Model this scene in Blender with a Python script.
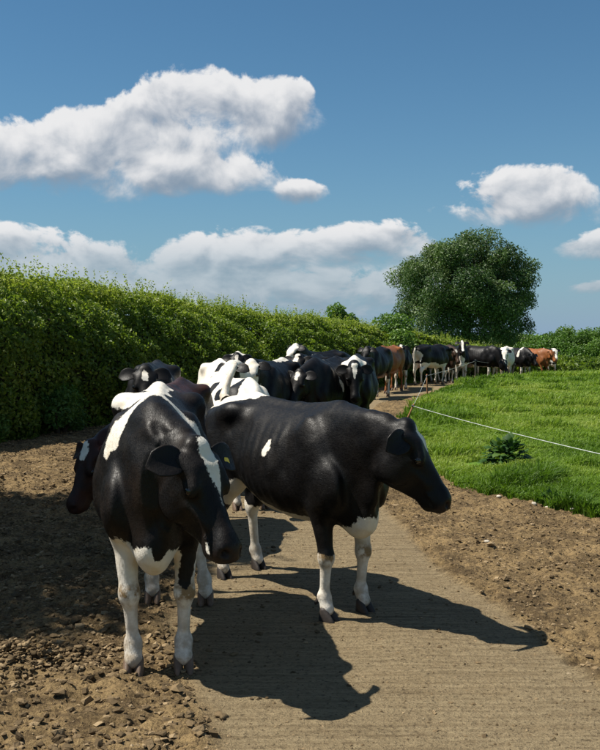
import bpy, math, random
import numpy as np
from mathutils import Vector, Matrix

for o in list(bpy.data.objects):
    bpy.data.objects.remove(o)
R = math.radians
rng = np.random.default_rng(7)
random.seed(7)
scene = bpy.context.scene
COL = scene.collection

# ------------------------------------------------------------------ camera
EYE = 1.85
cam_d = bpy.data.cameras.new('camera')
cam_d.sensor_fit = 'HORIZONTAL'
cam_d.sensor_width = 36.0
cam_d.lens = 60.0
cam_d.clip_start = 0.1
cam_d.clip_end = 5000
cam = bpy.data.objects.new('camera', cam_d)
COL.objects.link(cam)
cam.location = (0, 0, EYE)
cam.rotation_euler = (R(90 - 2.4), 0, 0)
scene.camera = cam

# ------------------------------------------------------------------ world, sun, exposure
SUN_EL = R(58)
SUN_FROM = Vector((-math.cos(SUN_EL) * 0.999, math.cos(SUN_EL) * 0.04, math.sin(SUN_EL)))
SKY_STRENGTH = 0.050
CLOUD_STRENGTH = 0.93
CLOUD_LIGHT, CLOUD_DARK = (0.545, 0.545, 0.55), (0.175, 0.203, 0.247)


def nd(nt, typ, **kw):
    n = nt.nodes.new(typ)
    for k, v in kw.items():
        setattr(n, k, v)
    return n


class G:
    """small helper: arithmetic on sockets"""
    def __init__(self, nt):
        self.nt = nt

    def m(self, op, *a, clamp=False):
        n = self.nt.nodes.new('ShaderNodeMath')
        n.operation = op
        n.use_clamp = clamp
        for i, v in enumerate(a):
            if isinstance(v, (int, float)):
                n.inputs[i].default_value = v
            else:
                self.nt.links.new(v, n.inputs[i])
        return n.outputs[0]

    def xyz(self, x, y, z):
        n = self.nt.nodes.new('ShaderNodeCombineXYZ')
        for i, v in enumerate((x, y, z)):
            if isinstance(v, (int, float)):
                n.inputs[i].default_value = v
            else:
                self.nt.links.new(v, n.inputs[i])
        return n.outputs[0]

    def noise(self, vec, scale, detail=4, rough=0.55, out='Fac', dist=0.0, lac=2.0):
        n = self.nt.nodes.new('ShaderNodeTexNoise')
        n.inputs['Scale'].default_value = scale
        n.inputs['Detail'].default_value = detail
        n.inputs['Roughness'].default_value = rough
        n.inputs['Distortion'].default_value = dist
        n.inputs['Lacunarity'].default_value = lac
        if vec is not None:
            self.nt.links.new(vec, n.inputs['Vector'])
        return n.outputs[out]

    def ss(self, x, lo, hi, a=0.0, b=1.0):
        n = self.nt.nodes.new('ShaderNodeMapRange')
        n.interpolation_type = 'SMOOTHSTEP'
        n.inputs['From Min'].default_value = lo
        n.inputs['From Max'].default_value = hi
        n.inputs['To Min'].default_value = a
        n.inputs['To Max'].default_value = b
        self.nt.links.new(x, n.inputs['Value'])
        return n.outputs['Result']

    def mix(self, f, a, b, blend='MIX'):
        n = self.nt.nodes.new('ShaderNodeMix')
        n.data_type = 'RGBA'
        n.blend_type = blend
        for s, v in ((n.inputs[0], f), (n.inputs[6], a), (n.inputs[7], b)):
            if isinstance(v, (int, float)):
                s.default_value = v
            elif isinstance(v, (tuple, list)):
                s.default_value = (v[0], v[1], v[2], 1)
            else:
                self.nt.links.new(v, s)
        return n.outputs[2]

    def ramp(self, f, stops):
        n = self.nt.nodes.new('ShaderNodeValToRGB')
        el = n.color_ramp.elements
        while len(el) < len(stops):
            el.new(0.5)
        for e, (p, c) in zip(el, stops):
            e.position = p
            e.color = (c[0], c[1], c[2], 1)
        self.nt.links.new(f, n.inputs[0])
        return n.outputs[0]


def build_world():
    w = bpy.data.worlds.new('World')
    scene.world = w
    w.use_nodes = True
    nt = w.node_tree
    nt.nodes.clear()
    g = G(nt)
    L = nt.links.new
    out = nd(nt, 'ShaderNodeOutputWorld')
    sky = nd(nt, 'ShaderNodeTexSky', sky_type='NISHITA')
    sky.sun_disc = False
    sky.sun_elevation = SUN_EL
    sky.sun_rotation = R(270)
    sky.altitude = 100
    sky.air_density = 1.0
    sky.dust_density = 0.25
    sky.ozone_density = 2.2
    tc = nd(nt, 'ShaderNodeTexCoord')
    sep = nd(nt, 'ShaderNodeSeparateXYZ')
    L(tc.outputs['Generated'], sep.inputs[0])
    x, y, z = sep.outputs
    hyp = g.m('SQRT', g.m('ADD', g.m('MULTIPLY', x, x), g.m('MULTIPLY', y, y)))
    az = g.m('ARCTAN2', x, y)
    el = g.m('DIVIDE', z, g.m('MAXIMUM', hyp, 0.02))
    # cumulus: (azimuth, tan elevation, half width, half height) in thousandths, from the places they have over the lane
    clouds = [(-300, 180, 55, 34), (-240, 184, 46, 36), (-190, 168, 80, 34), (-150, 200, 50, 40), (-118, 226, 40, 36), (-80, 232, 44, 30),
              (-30, 222, 46, 32), (-10, 238, 22, 18), (-82, 160, 44, 20), (-98, 192, 50, 30), (-150, 158, 120, 22),
              (4, 140, 26, 13), (-285, 84, 60, 24), (-190, 62, 120, 24), (-60, 80, 110, 30), (45, 84, 70, 22),
              (104, 90, 34, 18), (-30, 42, 260, 24), (222, 132, 72, 28), (248, 140, 34, 22), (180, 118, 44, 14), (290, 84, 34, 14), (296, 40, 26, 9),
              (-245, 50, 90, 16), (-280, 30, 70, 14)]
    per = lambda e: g.m('MULTIPLY', g.m('LOGARITHM', g.m('ADD', g.m('MAXIMUM', e, 0.0), 0.10), math.e), 0.30)
    v0 = g.xyz(az, per(el), 0.0)
    n0 = g.noise(v0, 16.0, 7, 0.60, dist=0.25)
    v1 = g.xyz(g.m('ADD', az, -0.008), per(g.m('ADD', el, 0.014)), 0.0)
    n1 = g.noise(v1, 16.0, 3, 0.55, dist=0.25)
    wob = g.noise(g.xyz(az, el, 3.7), 7.0, 2, 0.5)
    wv = g.m('SUBTRACT', wob, 0.5)
    a2 = g.m('ADD', az, g.m('MULTIPLY', wv, 0.06))
    e2 = g.m('ADD', el, g.m('MULTIPLY', wv, -0.02))
    sw, swd = None, None
    for (ca, ce, ra, re) in clouds:
        da = g.m('MULTIPLY_ADD', a2, 1000 / ra, -ca / ra)
        de = g.m('MULTIPLY_ADD', e2, 1000 / re, -ce / re)
        q = g.m('MULTIPLY_ADD', da, da, g.m('MULTIPLY', de, de))
        wt = g.m('EXPONENT', g.m('MULTIPLY', q, -2.5))
        if sw is None:
            sw, swd = wt, g.m('MULTIPLY', wt, de)
        else:
            sw = g.m('ADD', sw, wt)
            swd = g.m('MULTIPLY_ADD', wt, de, swd)
    sw = g.m('ADD', sw, 1e-5)
    rel = g.m('DIVIDE', swd, sw)
    best = g.m('MULTIPLY_ADD', g.m('LOGARITHM', sw, math.e), 0.4, 0.85)
    best = g.m('MAXIMUM', best, -1.6)
    # the same kind of cloud goes on round the rest of the sky
    gn = g.noise(g.xyz(az, g.m('MULTIPLY', el, 1.8), 9.0), 3.2, 2, 0.5)
    gen = g.m('MULTIPLY_ADD', gn, 7.0, -4.1)
    sel = g.m('MAXIMUM', g.ss(g.m('ABSOLUTE', az), 0.36, 0.6), g.ss(el, 0.40, 0.6))
    inv = g.m('SUBTRACT', 1.0, sel)
    best = g.m('ADD', g.m('MULTIPLY', best, inv), g.m('MULTIPLY', gen, sel))
    rel = g.m('MULTIPLY', rel, inv)
    d0 = g.m('ADD', best, g.m('MULTIPLY_ADD', n0, 4.4, -2.15))
    top = g.ss(rel, -0.5, 0.4)
    # crisp crowns, soft bases
    alpha = g.m('DIVIDE', g.m('ADD', d0, g.m('MULTIPLY_ADD', top, -0.38, 0.45)), g.m('MULTIPLY_ADD', top, -1.02, 1.45), clamp=True)
    alpha = g.ss(alpha, 0.0, 1.0)
    relief = g.m('MULTIPLY', g.m('SUBTRACT', n0, n1), 2.0)
    lit = g.ss(g.m('ADD', relief, g.m('MULTIPLY_ADD', rel, 0.50, g.m('MULTIPLY_ADD', d0, -0.08, 0.66))), 0.0, 1.0)
    low = g.ss(el, 0.11, 0.05)
    lit = g.m('MULTIPLY', lit, g.m('MULTIPLY_ADD', low, -0.35, 1.0))
    ccol = g.mix(lit, CLOUD_DARK, CLOUD_LIGHT)
    alpha = g.m('MULTIPLY', alpha, g.m('MULTIPLY', g.m('MULTIPLY_ADD', lit, 0.24, 0.75), g.m('MULTIPLY_ADD', low, -0.35, 1.0)))
    # thin veil towards the horizon
    bg1 = nd(nt, 'ShaderNodeBackground')
    scol = g.mix(1.0, sky.outputs[0], (0.57, 0.92, 1.04), 'MULTIPLY')
    veil = g.m('MULTIPLY', g.m('EXPONENT', g.m('MULTIPLY', g.m('MAXIMUM', el, 0.0), -11.0)), 0.95)
    scol = g.mix(veil, scol, tuple(c / SKY_STRENGTH for c in (0.162, 0.232, 0.32)))
    L(scol, bg1.inputs[0])
    bg1.inputs[1].default_value = SKY_STRENGTH
    bg2 = nd(nt, 'ShaderNodeBackground')
    L(ccol, bg2.inputs[0])
    bg2.inputs[1].default_value = CLOUD_STRENGTH
    mx = nd(nt, 'ShaderNodeMixShader')
    L(alpha, mx.inputs[0])
    L(bg1.outputs[0], mx.inputs[1])
    L(bg2.outputs[0], mx.inputs[2])
    L(mx.outputs[0], out.inputs[0])
    w.cycles.sampling_method = 'MANUAL'
    w.cycles.sample_map_resolution = 512


build_world()
sun_d = bpy.data.lights.new('sun', 'SUN')
sun_d.energy = 4.8
sun_d.angle = R(0.53)
sun_d.color = (1.0, 0.94, 0.84)
sun = bpy.data.objects.new('sun', sun_d)
COL.objects.link(sun)
sun.rotation_euler = (-SUN_FROM).to_track_quat('-Z', 'Y').to_euler()
sun.location = (-20, 2, 30)

scene.render.engine = 'CYCLES'
scene.view_settings.view_transform = 'Standard'
scene.view_settings.look = 'None'
scene.view_settings.exposure = 0.72
scene.view_settings.gamma = 1.0


# ------------------------------------------------------------------ helpers
def tag(o, label=None, cat=None, group=None, kind=None):
    if label: o['label'] = label
    if cat: o['category'] = cat
    if group: o['group'] = group
    if kind: o['kind'] = kind
    return o


def empty(name, loc, rz=0.0, scale=1.0):
    o = bpy.data.objects.new(name, None)
    COL.objects.link(o)
    o.location = loc
    o.rotation_euler = (0, 0, rz)
    o.scale = (scale,) * 3
    o.empty_display_size = 0.2
    return o


def mesh_np(name, V, faces, smooth=True, attrs=None):
    """faces: list of (n,k) int arrays"""
    me = bpy.data.meshes.new(name)
    V = np.asarray(V, np.float32)
    me.vertices.add(len(V))
    me.vertices.foreach_set('co', V.ravel())
    faces = [np.asarray(f, np.int32) for f in faces if len(f)]
    nl = sum(f.size for f in faces)
    npoly = sum(len(f) for f in faces)
    me.loops.add(nl)
    me.polygons.add(npoly)
    me.loops.foreach_set('vertex_index', np.concatenate([f.ravel() for f in faces]))
    starts = []
    s = 0
    for f in faces:
        k = f.shape[1]
        starts.append(s + np.arange(len(f)) * k)
        s += f.size
    me.polygons.foreach_set('loop_start', np.concatenate(starts).astype(np.int32))
    me.polygons.foreach_set('use_smooth', np.full(npoly, smooth))
    for k, a in (attrs or {}).items():
        at = me.attributes.new(k, 'FLOAT', 'POINT')
        at.data.foreach_set('value', np.asarray(a, np.float32))
    me.update()
    me.validate()
    return me


def obj(name, me, mat=None, parent=None):
    o = bpy.data.objects.new(name, me)
    COL.objects.link(o)
    if mat is not None and not me.materials:
        me.materials.append(mat)
    if parent is not None:
        o.parent = parent
    return o


def ss(x, a, b):
    t = np.clip((x - a) / (b - a), 0, 1)
    return t * t * (3 - 2 * t)


_lat = rng.random((64, 64, 64)).astype(np.float32)


def vnoise(x, y, z=0.0):
    x, y, z = np.broadcast_arrays(np.asarray(x, np.float32), np.asarray(y, np.float32), np.asarray(z, np.float32))
    xi, yi, zi = np.floor(x).astype(int), np.floor(y).astype(int), np.floor(z).astype(int)
    fx, fy, fz = x - xi, y - yi, z - zi
    fx, fy, fz = (f * f * (3 - 2 * f) for f in (fx, fy, fz))
    r = 0
    for a in (0, 1):
        for b in (0, 1):
            for c in (0, 1):
                w = (fx if a else 1 - fx) * (fy if b else 1 - fy) * (fz if c else 1 - fz)
                r = r + w * _lat[(xi + a) & 63, (yi + b) & 63, (zi + c) & 63]
    return r


def fbm(x, y, z=0.0, octs=4, gain=0.5):
    r, a, s = 0, 1.0, 0
    for i in range(octs):
        r = r + a * vnoise(x * 2 ** i + 11.3 * i, y * 2 ** i + 5.7 * i, np.asarray(z) * 2 ** i + 3.1 * i)
        s += a
        a *= gain
    return r / s


def tube_arrays(pts, radii, n=8, cap=True):
    pts = [np.array(p, float) for p in pts]
    V, F = [], []
    up = np.array((0.0, 0.0, 1.0))
    prev = None
    for i, p in enumerate(pts):
        t = pts[min(i + 1, len(pts) - 1)] - pts[max(i - 1, 0)]
        t = t / (np.linalg.norm(t) + 1e-9)
        if prev is None:
            ref = up if abs(t[2]) < 0.9 else np.array((1.0, 0, 0))
            a = np.cross(ref, t)
        else:
            a = prev - t * prev.dot(t)
        a = a / (np.linalg.norm(a) + 1e-9)
        prev = a
        b = np.cross(t, a)
        for k in range(n):
            th = 2 * math.pi * k / n
            V.append(p + radii[i] * (a * math.cos(th) + b * math.sin(th)))
    for i in range(len(pts) - 1):
        for k in range(n):
            F.append((i * n + k, i * n + (k + 1) % n, (i + 1) * n + (k + 1) % n, (i + 1) * n + k))
    if cap:
        V.append(pts[-1]); c = len(V) - 1
        o = (len(pts) - 1) * n
        for k in range(0, n):
            F.append((o + k, o + (k + 1) % n, c, c))
    F = [f if f[2] != f[3] else f[:3] for f in F]
    q = np.array([f for f in F if len(f) == 4], int).reshape(-1, 4)
    t = np.array([f for f in F if len(f) == 3], int).reshape(-1, 3)
    return np.array(V), q, t


def tube(name, pts, radii, mat, parent=None, n=8):
    V, q, t = tube_arrays(pts, radii, n)
    return obj(name, mesh_np(name, V, [q, t]), mat, parent)


# ------------------------------------------------------------------ materials
def new_mat(name):
    m = bpy.data.materials.new(name)
    m.use_nodes = True
    nt = m.node_tree
    nt.nodes.clear()
    out = nd(nt, 'ShaderNodeOutputMaterial')
    p = nd(nt, 'ShaderNodeBsdfPrincipled')
    nt.links.new(p.outputs[0], out.inputs[0])
    return m, nt, G(nt), p, out


def attr(nt, name):
    n = nd(nt, 'ShaderNodeAttribute', attribute_name=name)
    return n.outputs['Fac']


def bump(nt, h, strength, dist, normal=None):
    b = nd(nt, 'ShaderNodeBump')
    b.inputs['Strength'].default_value = strength
    b.inputs['Distance'].default_value = dist
    nt.links.new(h, b.inputs['Height'])
    if normal is not None:
        nt.links.new(normal, b.inputs['Normal'])
    return b.outputs[0]


def mat_coat(name, dark, dark2, white=(0.70, 0.66, 0.58)):
    m, nt, g, p, out = new_mat(name)
    tc = nd(nt, 'ShaderNodeTexCoord').outputs['Object']
    w = attr(nt, 'white')
    sk = attr(nt, 'skin')
    hoofdirt = attr(nt, 'dirt')
    edge = g.m('ADD', w, g.m('MULTIPLY', g.m('SUBTRACT', g.noise(tc, 55, 4, 0.6), 0.5), 0.035))
    edge = g.m('ADD', edge, g.m('MULTIPLY', g.m('SUBTRACT', g.noise(tc, 20, 3, 0.6), 0.5), 0.055))
    f = g.ss(edge, -0.004, 0.006)
    blk = g.mix(g.ss(g.noise(tc, 6, 4, 0.6), 0.40, 0.72), dark, dark2)
    wht = g.mix(g.ss(g.noise(tc, 9, 5, 0.6), 0.45, 0.75), white, (white[0] * 0.86, white[1] * 0.80, white[2] * 0.70))
    wht = g.mix(g.m('MULTIPLY', hoofdirt, g.ss(g.noise(tc, 14, 5, 0.65), 0.34, 0.60)), wht, (0.24, 0.165, 0.085))
    blk = g.mix(g.m('MULTIPLY', g.ss(g.noise(tc, 2.6, 5, 0.65), 0.52, 0.75), 0.4), blk, (dark2[0] * 2.2, dark2[1] * 1.9, dark2[2] * 1.5))
    c = g.mix(f, blk, wht)
    c = g.mix(sk, c, (0.42, 0.24, 0.19))
    nt.links.new(c, p.inputs['Base Color'])
    # short hair: streaks running along the body
    mp = nd(nt, 'ShaderNodeMapping')
    mp.inputs['Scale'].default_value = (30, 160, 110)
    nt.links.new(tc, mp.inputs[0])
    hair = g.noise(mp.outputs[0], 1.0, 3, 0.6)
    nrm = bump(nt, hair, 0.35, 0.004)
    nrm = bump(nt, g.noise(tc, 16, 3, 0.5), 0.25, 0.012, nrm)
    nt.links.new(nrm, p.inputs['Normal'])
    rr = g.ss(hair, 0.3, 0.7, 0.40, 0.60)
    nt.links.new(rr, p.inputs['Roughness'])
    p.inputs['Specular IOR Level'].default_value = 0.19
    return m


def mat_plain(name, col, rough=0.6, var=0.0, scale=20.0, spec=0.4, bumps=0.0, metal=0.0):
    m, nt, g, p, out = new_mat(name)
    tc = nd(nt, 'ShaderNodeTexCoord').outputs['Object']
    n = g.noise(tc, scale, 5, 0.6)
    c = g.mix(n, tuple(v * (1 - var) for v in col), tuple(min(1, v * (1 + var)) for v in col))
    nt.links.new(c, p.inputs['Base Color'])
    p.inputs['Roughness'].default_value = rough
    p.inputs['Specular IOR Level'].default_value = spec
    p.inputs['Metallic'].default_value = metal
    if bumps:
        nt.links.new(bump(nt, n, bumps, 0.01), p.inputs['Normal'])
    return m


def mat_leaf(name, c0, c1, c2, trans=0.35, rough=0.5, spec=0.35):
    """leaf colours picked per leaf from the 'rnd' attribute"""
    m, nt, g, p, out = new_mat(name)
    r = attr(nt, 'rnd')
    c = g.ramp(r, [(0.0, c0), (0.5, c1), (1.0, c2)])
    nt.links.new(c, p.inputs['Base Color'])
    p.inputs['Roughness'].default_value = rough
    p.inputs['Specular IOR Level'].default_value = spec
    t = nd(nt, 'ShaderNodeBsdfTranslucent')
    c2n = g.mix(1.0, c, (1.25, 1.35, 0.6), 'MULTIPLY')
    nt.links.new(c2n, t.inputs[0])
    mx = nd(nt, 'ShaderNodeMixShader')
    mx.inputs[0].default_value = trans
    nt.links.new(p.outputs[0], mx.inputs[1])
    nt.links.new(t.outputs[0], mx.inputs[2])
    nt.links.new(mx.outputs[0], out.inputs[0])
    return m


M = {}
M['black'] = mat_coat('coat_black', (0.0032, 0.0031, 0.0035), (0.0065, 0.0056, 0.0052))
M['dusty'] = mat_coat('coat_dusty_black', (0.0040, 0.0035, 0.0034), (0.012, 0.0085, 0.0065))
M['darkbrown'] = mat_coat('coat_dark_brown', (0.030, 0.018, 0.012), (0.055, 0.030, 0.018))
M['brown'] = mat_coat('coat_red_brown', (0.20, 0.070, 0.022), (0.26, 0.10, 0.035))
M['redblack'] = mat_coat('coat_red_black', (0.036, 0.013, 0.009), (0.016, 0.009, 0.008))
M['hoof'] = mat_plain('hoof_horn', (0.13, 0.085, 0.055), 0.55, 0.6, 25, 0.4, 0.4)
M['hoofdark'] = mat_plain('hoof_dark', (0.035, 0.028, 0.024), 0.6, 0.5, 25, 0.4, 0.4)
M['eye'] = mat_plain('eye', (0.006, 0.005, 0.005), 0.06, 0.1, 10, 0.6)
M['tag'] = mat_plain('ear_tag_yellow', (0.78, 0.55, 0.03), 0.45, 0.1)
M['bark'] = mat_plain('bark', (0.075, 0.058, 0.042), 0.9, 0.5, 8, 0.2, 0.8)
M['twig'] = mat_plain('hedge_twigs', (0.030, 0.032, 0.016), 0.95, 0.6, 14, 0.1, 0.8)
M['stake'] = mat_plain('rusty_stake', (0.24, 0.12, 0.055), 0.8, 0.4, 30, 0.2, 0.4)
M['post'] = mat_plain('weathered_wood', (0.27, 0.21, 0.15), 0.85, 0.4, 30, 0.2, 0.5)
M['wire'] = mat_plain('wire', (0.50, 0.53, 0.50), 0.45, 0.15, 30, 0.5)
M['insulator'] = mat_plain('insulator', (0.03, 0.03, 0.03), 0.5, 0.1)
M['hedge'] = mat_leaf('hedge_leaf', (0.054, 0.102, 0.015), (0.160, 0.230, 0.031), (0.358, 0.397, 0.090), 0.42, 0.5)
M['nettle'] = mat_leaf('nettle_leaf', (0.045, 0.112, 0.027), (0.083, 0.173, 0.033), (0.128, 0.225, 0.045), 0.3, 0.6)
M['ash'] = mat_leaf('tree_leaf', (0.026, 0.056, 0.018), (0.074, 0.132, 0.044), (0.180, 0.240, 0.092), 0.22, 0.5, 0.35)
M['bush'] = mat_leaf('bush_leaf', (0.043, 0.102, 0.019), (0.090, 0.178, 0.028), (0.163, 0.264, 0.043), 0.30, 0.5)
M['grass'] = mat_leaf('grass_blade', (0.070, 0.140, 0.014), (0.155, 0.250, 0.028), (0.270, 0.330, 0.070), 0.38, 0.55, 0.3)
M['dock'] = mat_leaf('dock_leaf', (0.016, 0.050, 0.010), (0.030, 0.080, 0.014), (0.06, 0.115, 0.02), 0.2, 0.6, 0.2)


def mat_field():
    m, nt, g, p, out = new_mat('field_turf')
    tc = nd(nt, 'ShaderNodeTexCoord').outputs['Object']
    n = g.noise(tc, 1.1, 6, 0.65)
    n2 = g.noise(tc, 9, 5, 0.65)
    c = g.mix(g.ss(n, 0.35, 0.68), (0.060, 0.135, 0.012), (0.105, 0.205, 0.022))
    c = g.mix(g.m('MULTIPLY', g.ss(n2, 0.5, 0.8), 0.6), c, (0.14, 0.13, 0.05))
    nt.links.new(c, p.inputs['Base Color'])
    p.inputs['Roughness'].default_value = 0.9
    p.inputs['Specular IOR Level'].default_value = 0.15
    nt.links.new(bump(nt, g.noise(tc, 22, 5, 0.7), 0.9, 0.06), p.inputs['Normal'])
    return m


def mat_lane():
    m, nt, g, p, out = new_mat('lane_mud_and_concrete')
    tc = nd(nt, 'ShaderNodeTexCoord').outputs['Object']
    conc = attr(nt, 'conc')
    hgt = attr(nt, 'relief')
    n1 = g.noise(tc, 2.2, 6, 0.65)
    n2 = g.noise(tc, 17, 6, 0.68)
    n3 = g.noise(tc, 70, 4, 0.65)
    # mud: dried pale tan crust over darker earth
    mud = g.mix(g.ss(g.m('ADD', n1, g.m('MULTIPLY', g.m('SUBTRACT', n2, 0.5), 0.7)), 0.34, 0.66), (0.098, 0.066, 0.031), (0.283, 0.196, 0.092))
    mud = g.mix(g.ss(n3, 0.56, 0.72), mud, (0.353, 0.250, 0.120))
    mud = g.mix(g.m('MULTIPLY', g.ss(g.noise(tc, 38, 5, 0.7), 0.50, 0.38), 0.75), mud, (0.058, 0.037, 0.018))
    mud = g.mix(g.m('MULTIPLY', g.ss(n2, 0.62, 0.50, 0, 1), 0.0), mud, (0.046, 0.035, 0.021))
    mud = g.mix(g.m('MULTIPLY', g.ss(hgt, -0.2, -0.9), 0.75), mud, (0.046, 0.033, 0.018))  # darker towards the bottoms of the relief
    # concrete under a film of dirt, tamped across
    mp = nd(nt, 'ShaderNodeMapping')
    mp.inputs['Scale'].default_value = (0.9, 16.0, 1.0)
    mp.inputs['Rotation'].default_value = (0, 0, R(-3))
    nt.links.new(tc, mp.inputs[0])
    tamp = g.noise(mp.outputs[0], 1.6, 5, 0.6, dist=0.25)
    con = g.mix(g.ss(g.m('ADD', g.m('MULTIPLY', tamp, 0.55), g.m('MULTIPLY', n2, 0.45)), 0.34, 0.66), (0.176, 0.131, 0.072), (0.310, 0.242, 0.140))
    con = g.mix(g.m('MULTIPLY', g.ss(n1, 0.45, 0.72), 0.5), con, (0.211, 0.153, 0.081))
    con = g.mix(g.m('MULTIPLY', g.ss(tamp, 0.42, 0.30), 0.35), con, (0.080, 0.055, 0.028))
    con = g.mix(g.m('MULTIPLY', g.ss(g.noise(tc, 38, 5, 0.72), 0.47, 0.36), 0.8), con, (0.071, 0.050, 0.027))
    con = g.mix(g.m('MULTIPLY', g.ss(n2, 0.60, 0.72), 0.75), con, (0.080, 0.060, 0.033))
    con = g.mix(g.m('MULTIPLY', g.ss(n3, 0.62, 0.74), 0.6), con, (0.376, 0.316, 0.200))
    c = g.mix(conc, mud, con)
    nt.links.new(c, p.inputs['Base Color'])
    p.inputs['Roughness'].default_value = 0.92
    p.inputs['Specular IOR Level'].default_value = 0.2
    b1 = bump(nt, tamp, 0.30, 0.012)
    b2 = bump(nt, n2, 1.0, 0.045, b1)
    b3 = bump(nt, n3, 1.0, 0.014, b2)
    nt.links.new(b3, p.inputs['Normal'])
    return m


def mat_clod():
    m, nt, g, p, out = new_mat('mud_clod')
    r = attr(nt, 'rnd')
    tc = nd(nt, 'ShaderNodeTexCoord').outputs['Object']
    c = g.ramp(r, [(0.0, (0.070, 0.049, 0.026)), (0.55, (0.175, 0.124, 0.067)), (0.90, (0.285, 0.210, 0.120)), (1.0, (0.42, 0.38, 0.31))])
    nt.links.new(c, p.inputs['Base Color'])
    p.inputs['Roughness'].default_value = 0.95
    p.inputs['Specular IOR Level'].default_value = 0.15
    nt.links.new(bump(nt, g.noise(tc, 60, 4, 0.65), 0.8, 0.008), p.inputs['Normal'])
    return m


M['field'] = mat_field()
M['lane'] = mat_lane()
M['clod'] = mat_clod()

# ------------------------------------------------------------------ terrain
YR = np.array([0, 4, 7, 9.0, 9.9, 10.5, 11.2, 11.9, 13.5, 17, 21, 25.7, 30, 35, 40, 46, 56, 70, 120.0])
XR = np.array([5.4, 4.6, 3.7, 3.15, 2.9, 2.6, 2.25, 1.85, 1.62, 1.75, 2.06, 2.9, 3.95, 5.5, 8.0, 11.4, 19, 31, 70.0])
YL = np.array([-5, 4, 16.8, 25, 32, 39, 46, 56, 70, 120.0])
XL = np.array([-14.0, -10.6, -5.0, -1.45, 1.6, 4.5, 9.2, 17.2, 29, 68.0])


def xr(y): return np.interp(y, YR, XR)
def xl(y): return np.interp(y, YL, XL)


def drop(x, y):
    s = np.hypot(x * 0.55, y)
    return -0.42 * ss(s, 34, 54) - 4.5 * ss(s, 50, 150)


def lane_base(x, y):
    return drop(x, y)


def field_z(x, y):
    d = x - xr(y)
    bank = (0.10 + 0.10 * ss(y, 22, 38)) * ss(d, -0.25, 1.3) - 0.16 * (1 - ss(d, -0.5, 0.05))
    bank = np.where(x < xl(y) + 0.6, -0.16 + 0.22 * ss(xl(y) - x, -0.6, 0.4), bank)
    und = 0.10 * (fbm(x * 0.23, y * 0.23, 4.0, 3) - 0.5) * ss(np.abs(d), 0.3, 3)
    return drop(x, y) + bank + und


def grid(xs, ys, zf):
    X, Y = np.meshgrid(xs, ys)
    Z = zf(X, Y)
    ny, nx = X.shape
    V = np.stack([X.ravel(), Y.ravel(), Z.ravel()], 1)
    i = np.arange(ny - 1)[:, None] * nx + np.arange(nx - 1)[None, :]
    i = i.ravel()
    return V, np.stack([i, i + 1, i + 1 + nx, i + nx], 1)


def growing(a, step, mul, end):
    r = [a]
    while r[-1] < end:
        r.append(r[-1] + step)
        step *= mul
    return np.array(r)


xs_p = growing(0, 0.3, 1.028, 3000)
xs = np.concatenate([-xs_p[:0:-1], xs_p])
ys = np.concatenate([-growing(0, 0.8, 1.12, 2500)[:0:-1], growing(0, 0.3, 1.022, 3000)])
V, F = grid(xs, ys, field_z)
ground = tag(obj('ground', mesh_np('ground', V, [F]), M['field']), kind='structure')

# lane: rows across, finer near the gateway
rows = np.concatenate([np.arange(1.5, 13.5, 0.032), growing(13.5, 0.034, 1.012, 118)])
NC = 420
tt = np.linspace(0, 1, NC)


def lane_mask(X, Y):
    """concrete strip: 1 on the strip, 0 in the mud"""
    jit = 0.35 * (fbm(X * 1.3, Y * 1.3, 8.0, 4) - 0.5)
    left = np.interp(Y, [0, 4.5, 5.5, 8, 12, 18, 26, 40, 60], [-0.15, -0.35, -0.70, -0.9, -0.8, -1.0, 0.6, 6.0, 20])
    right = np.interp(Y, [0, 5.2, 8.0, 12, 18, 26, 40, 60], [2.3, 1.58, 1.06, 0.75, 0.9, 2.0, 7.4, 21.5])
    return ss(X + jit * 1.2 - left, -0.12, 0.12) * (1 - ss(X + jit * 0.35 - right, -0.05, 0.06))


def lane_relief(X, Y, conc):
    a = fbm(X * 3.0, Y * 3.0, 1.0, 3)
    b = fbm(X * 9.0, Y * 9.0, 2.0, 3)
    c = fbm(X * 24.0, Y * 24.0, 3.0, 2)
    r1 = 1 - np.abs(2 * b - 1) * 2.2
    mud = 0.06 * (a - 0.5) + 0.085 * (b - 0.5) + 0.055 * (c - 0.5) + 0.010 * r1
    con = 0.012 * (a - 0.5) + 0.010 * (b - 0.5) + 0.006 * (c - 0.5)
    right = ss(X - np.interp(Y, [5, 8, 12], [1.6, 1.05, 0.75]), 0, 0.2)
    amp = 1.0 - 0.2 * right
    return np.where(True, con * conc + (mud * amp + 0.012) * (1 - conc), 0)


def lane_z(X, Y):
    conc = lane_mask(X, Y)
    return lane_base(X, Y) + lane_relief(X, Y, conc) * (1 - 0.7 * ss(Y, 20, 40))


L0, L1 = xl(rows) - 0.7, xr(rows) + 0.45
# more columns where the strip and the verges lie, fewer far to the left
X = L0[:, None] + (L1 - L0)[:, None] * (1 - (1 - tt[None, :]) ** 1.35)
Y = np.repeat(rows[:, None], NC, 1)
conc = lane_mask(X, Y)
rel = lane_relief(X, Y, conc)
Z = lane_base(X, Y) + rel * (1 - 0.7 * ss(Y, 20, 40))
i = (np.arange(len(rows) - 1)[:, None] * NC + np.arange(NC - 1)[None, :]).ravel()
lane = obj('lane', mesh_np('lane', np.stack([X.ravel(), Y.ravel(), Z.ravel()], 1), [np.stack([i, i + 1, i + 1 + NC, i + NC], 1)],
                           attrs={'conc': conc.ravel(), 'relief': (rel / 0.04).ravel()}), M['lane'])
tag(lane, kind='structure')

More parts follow.
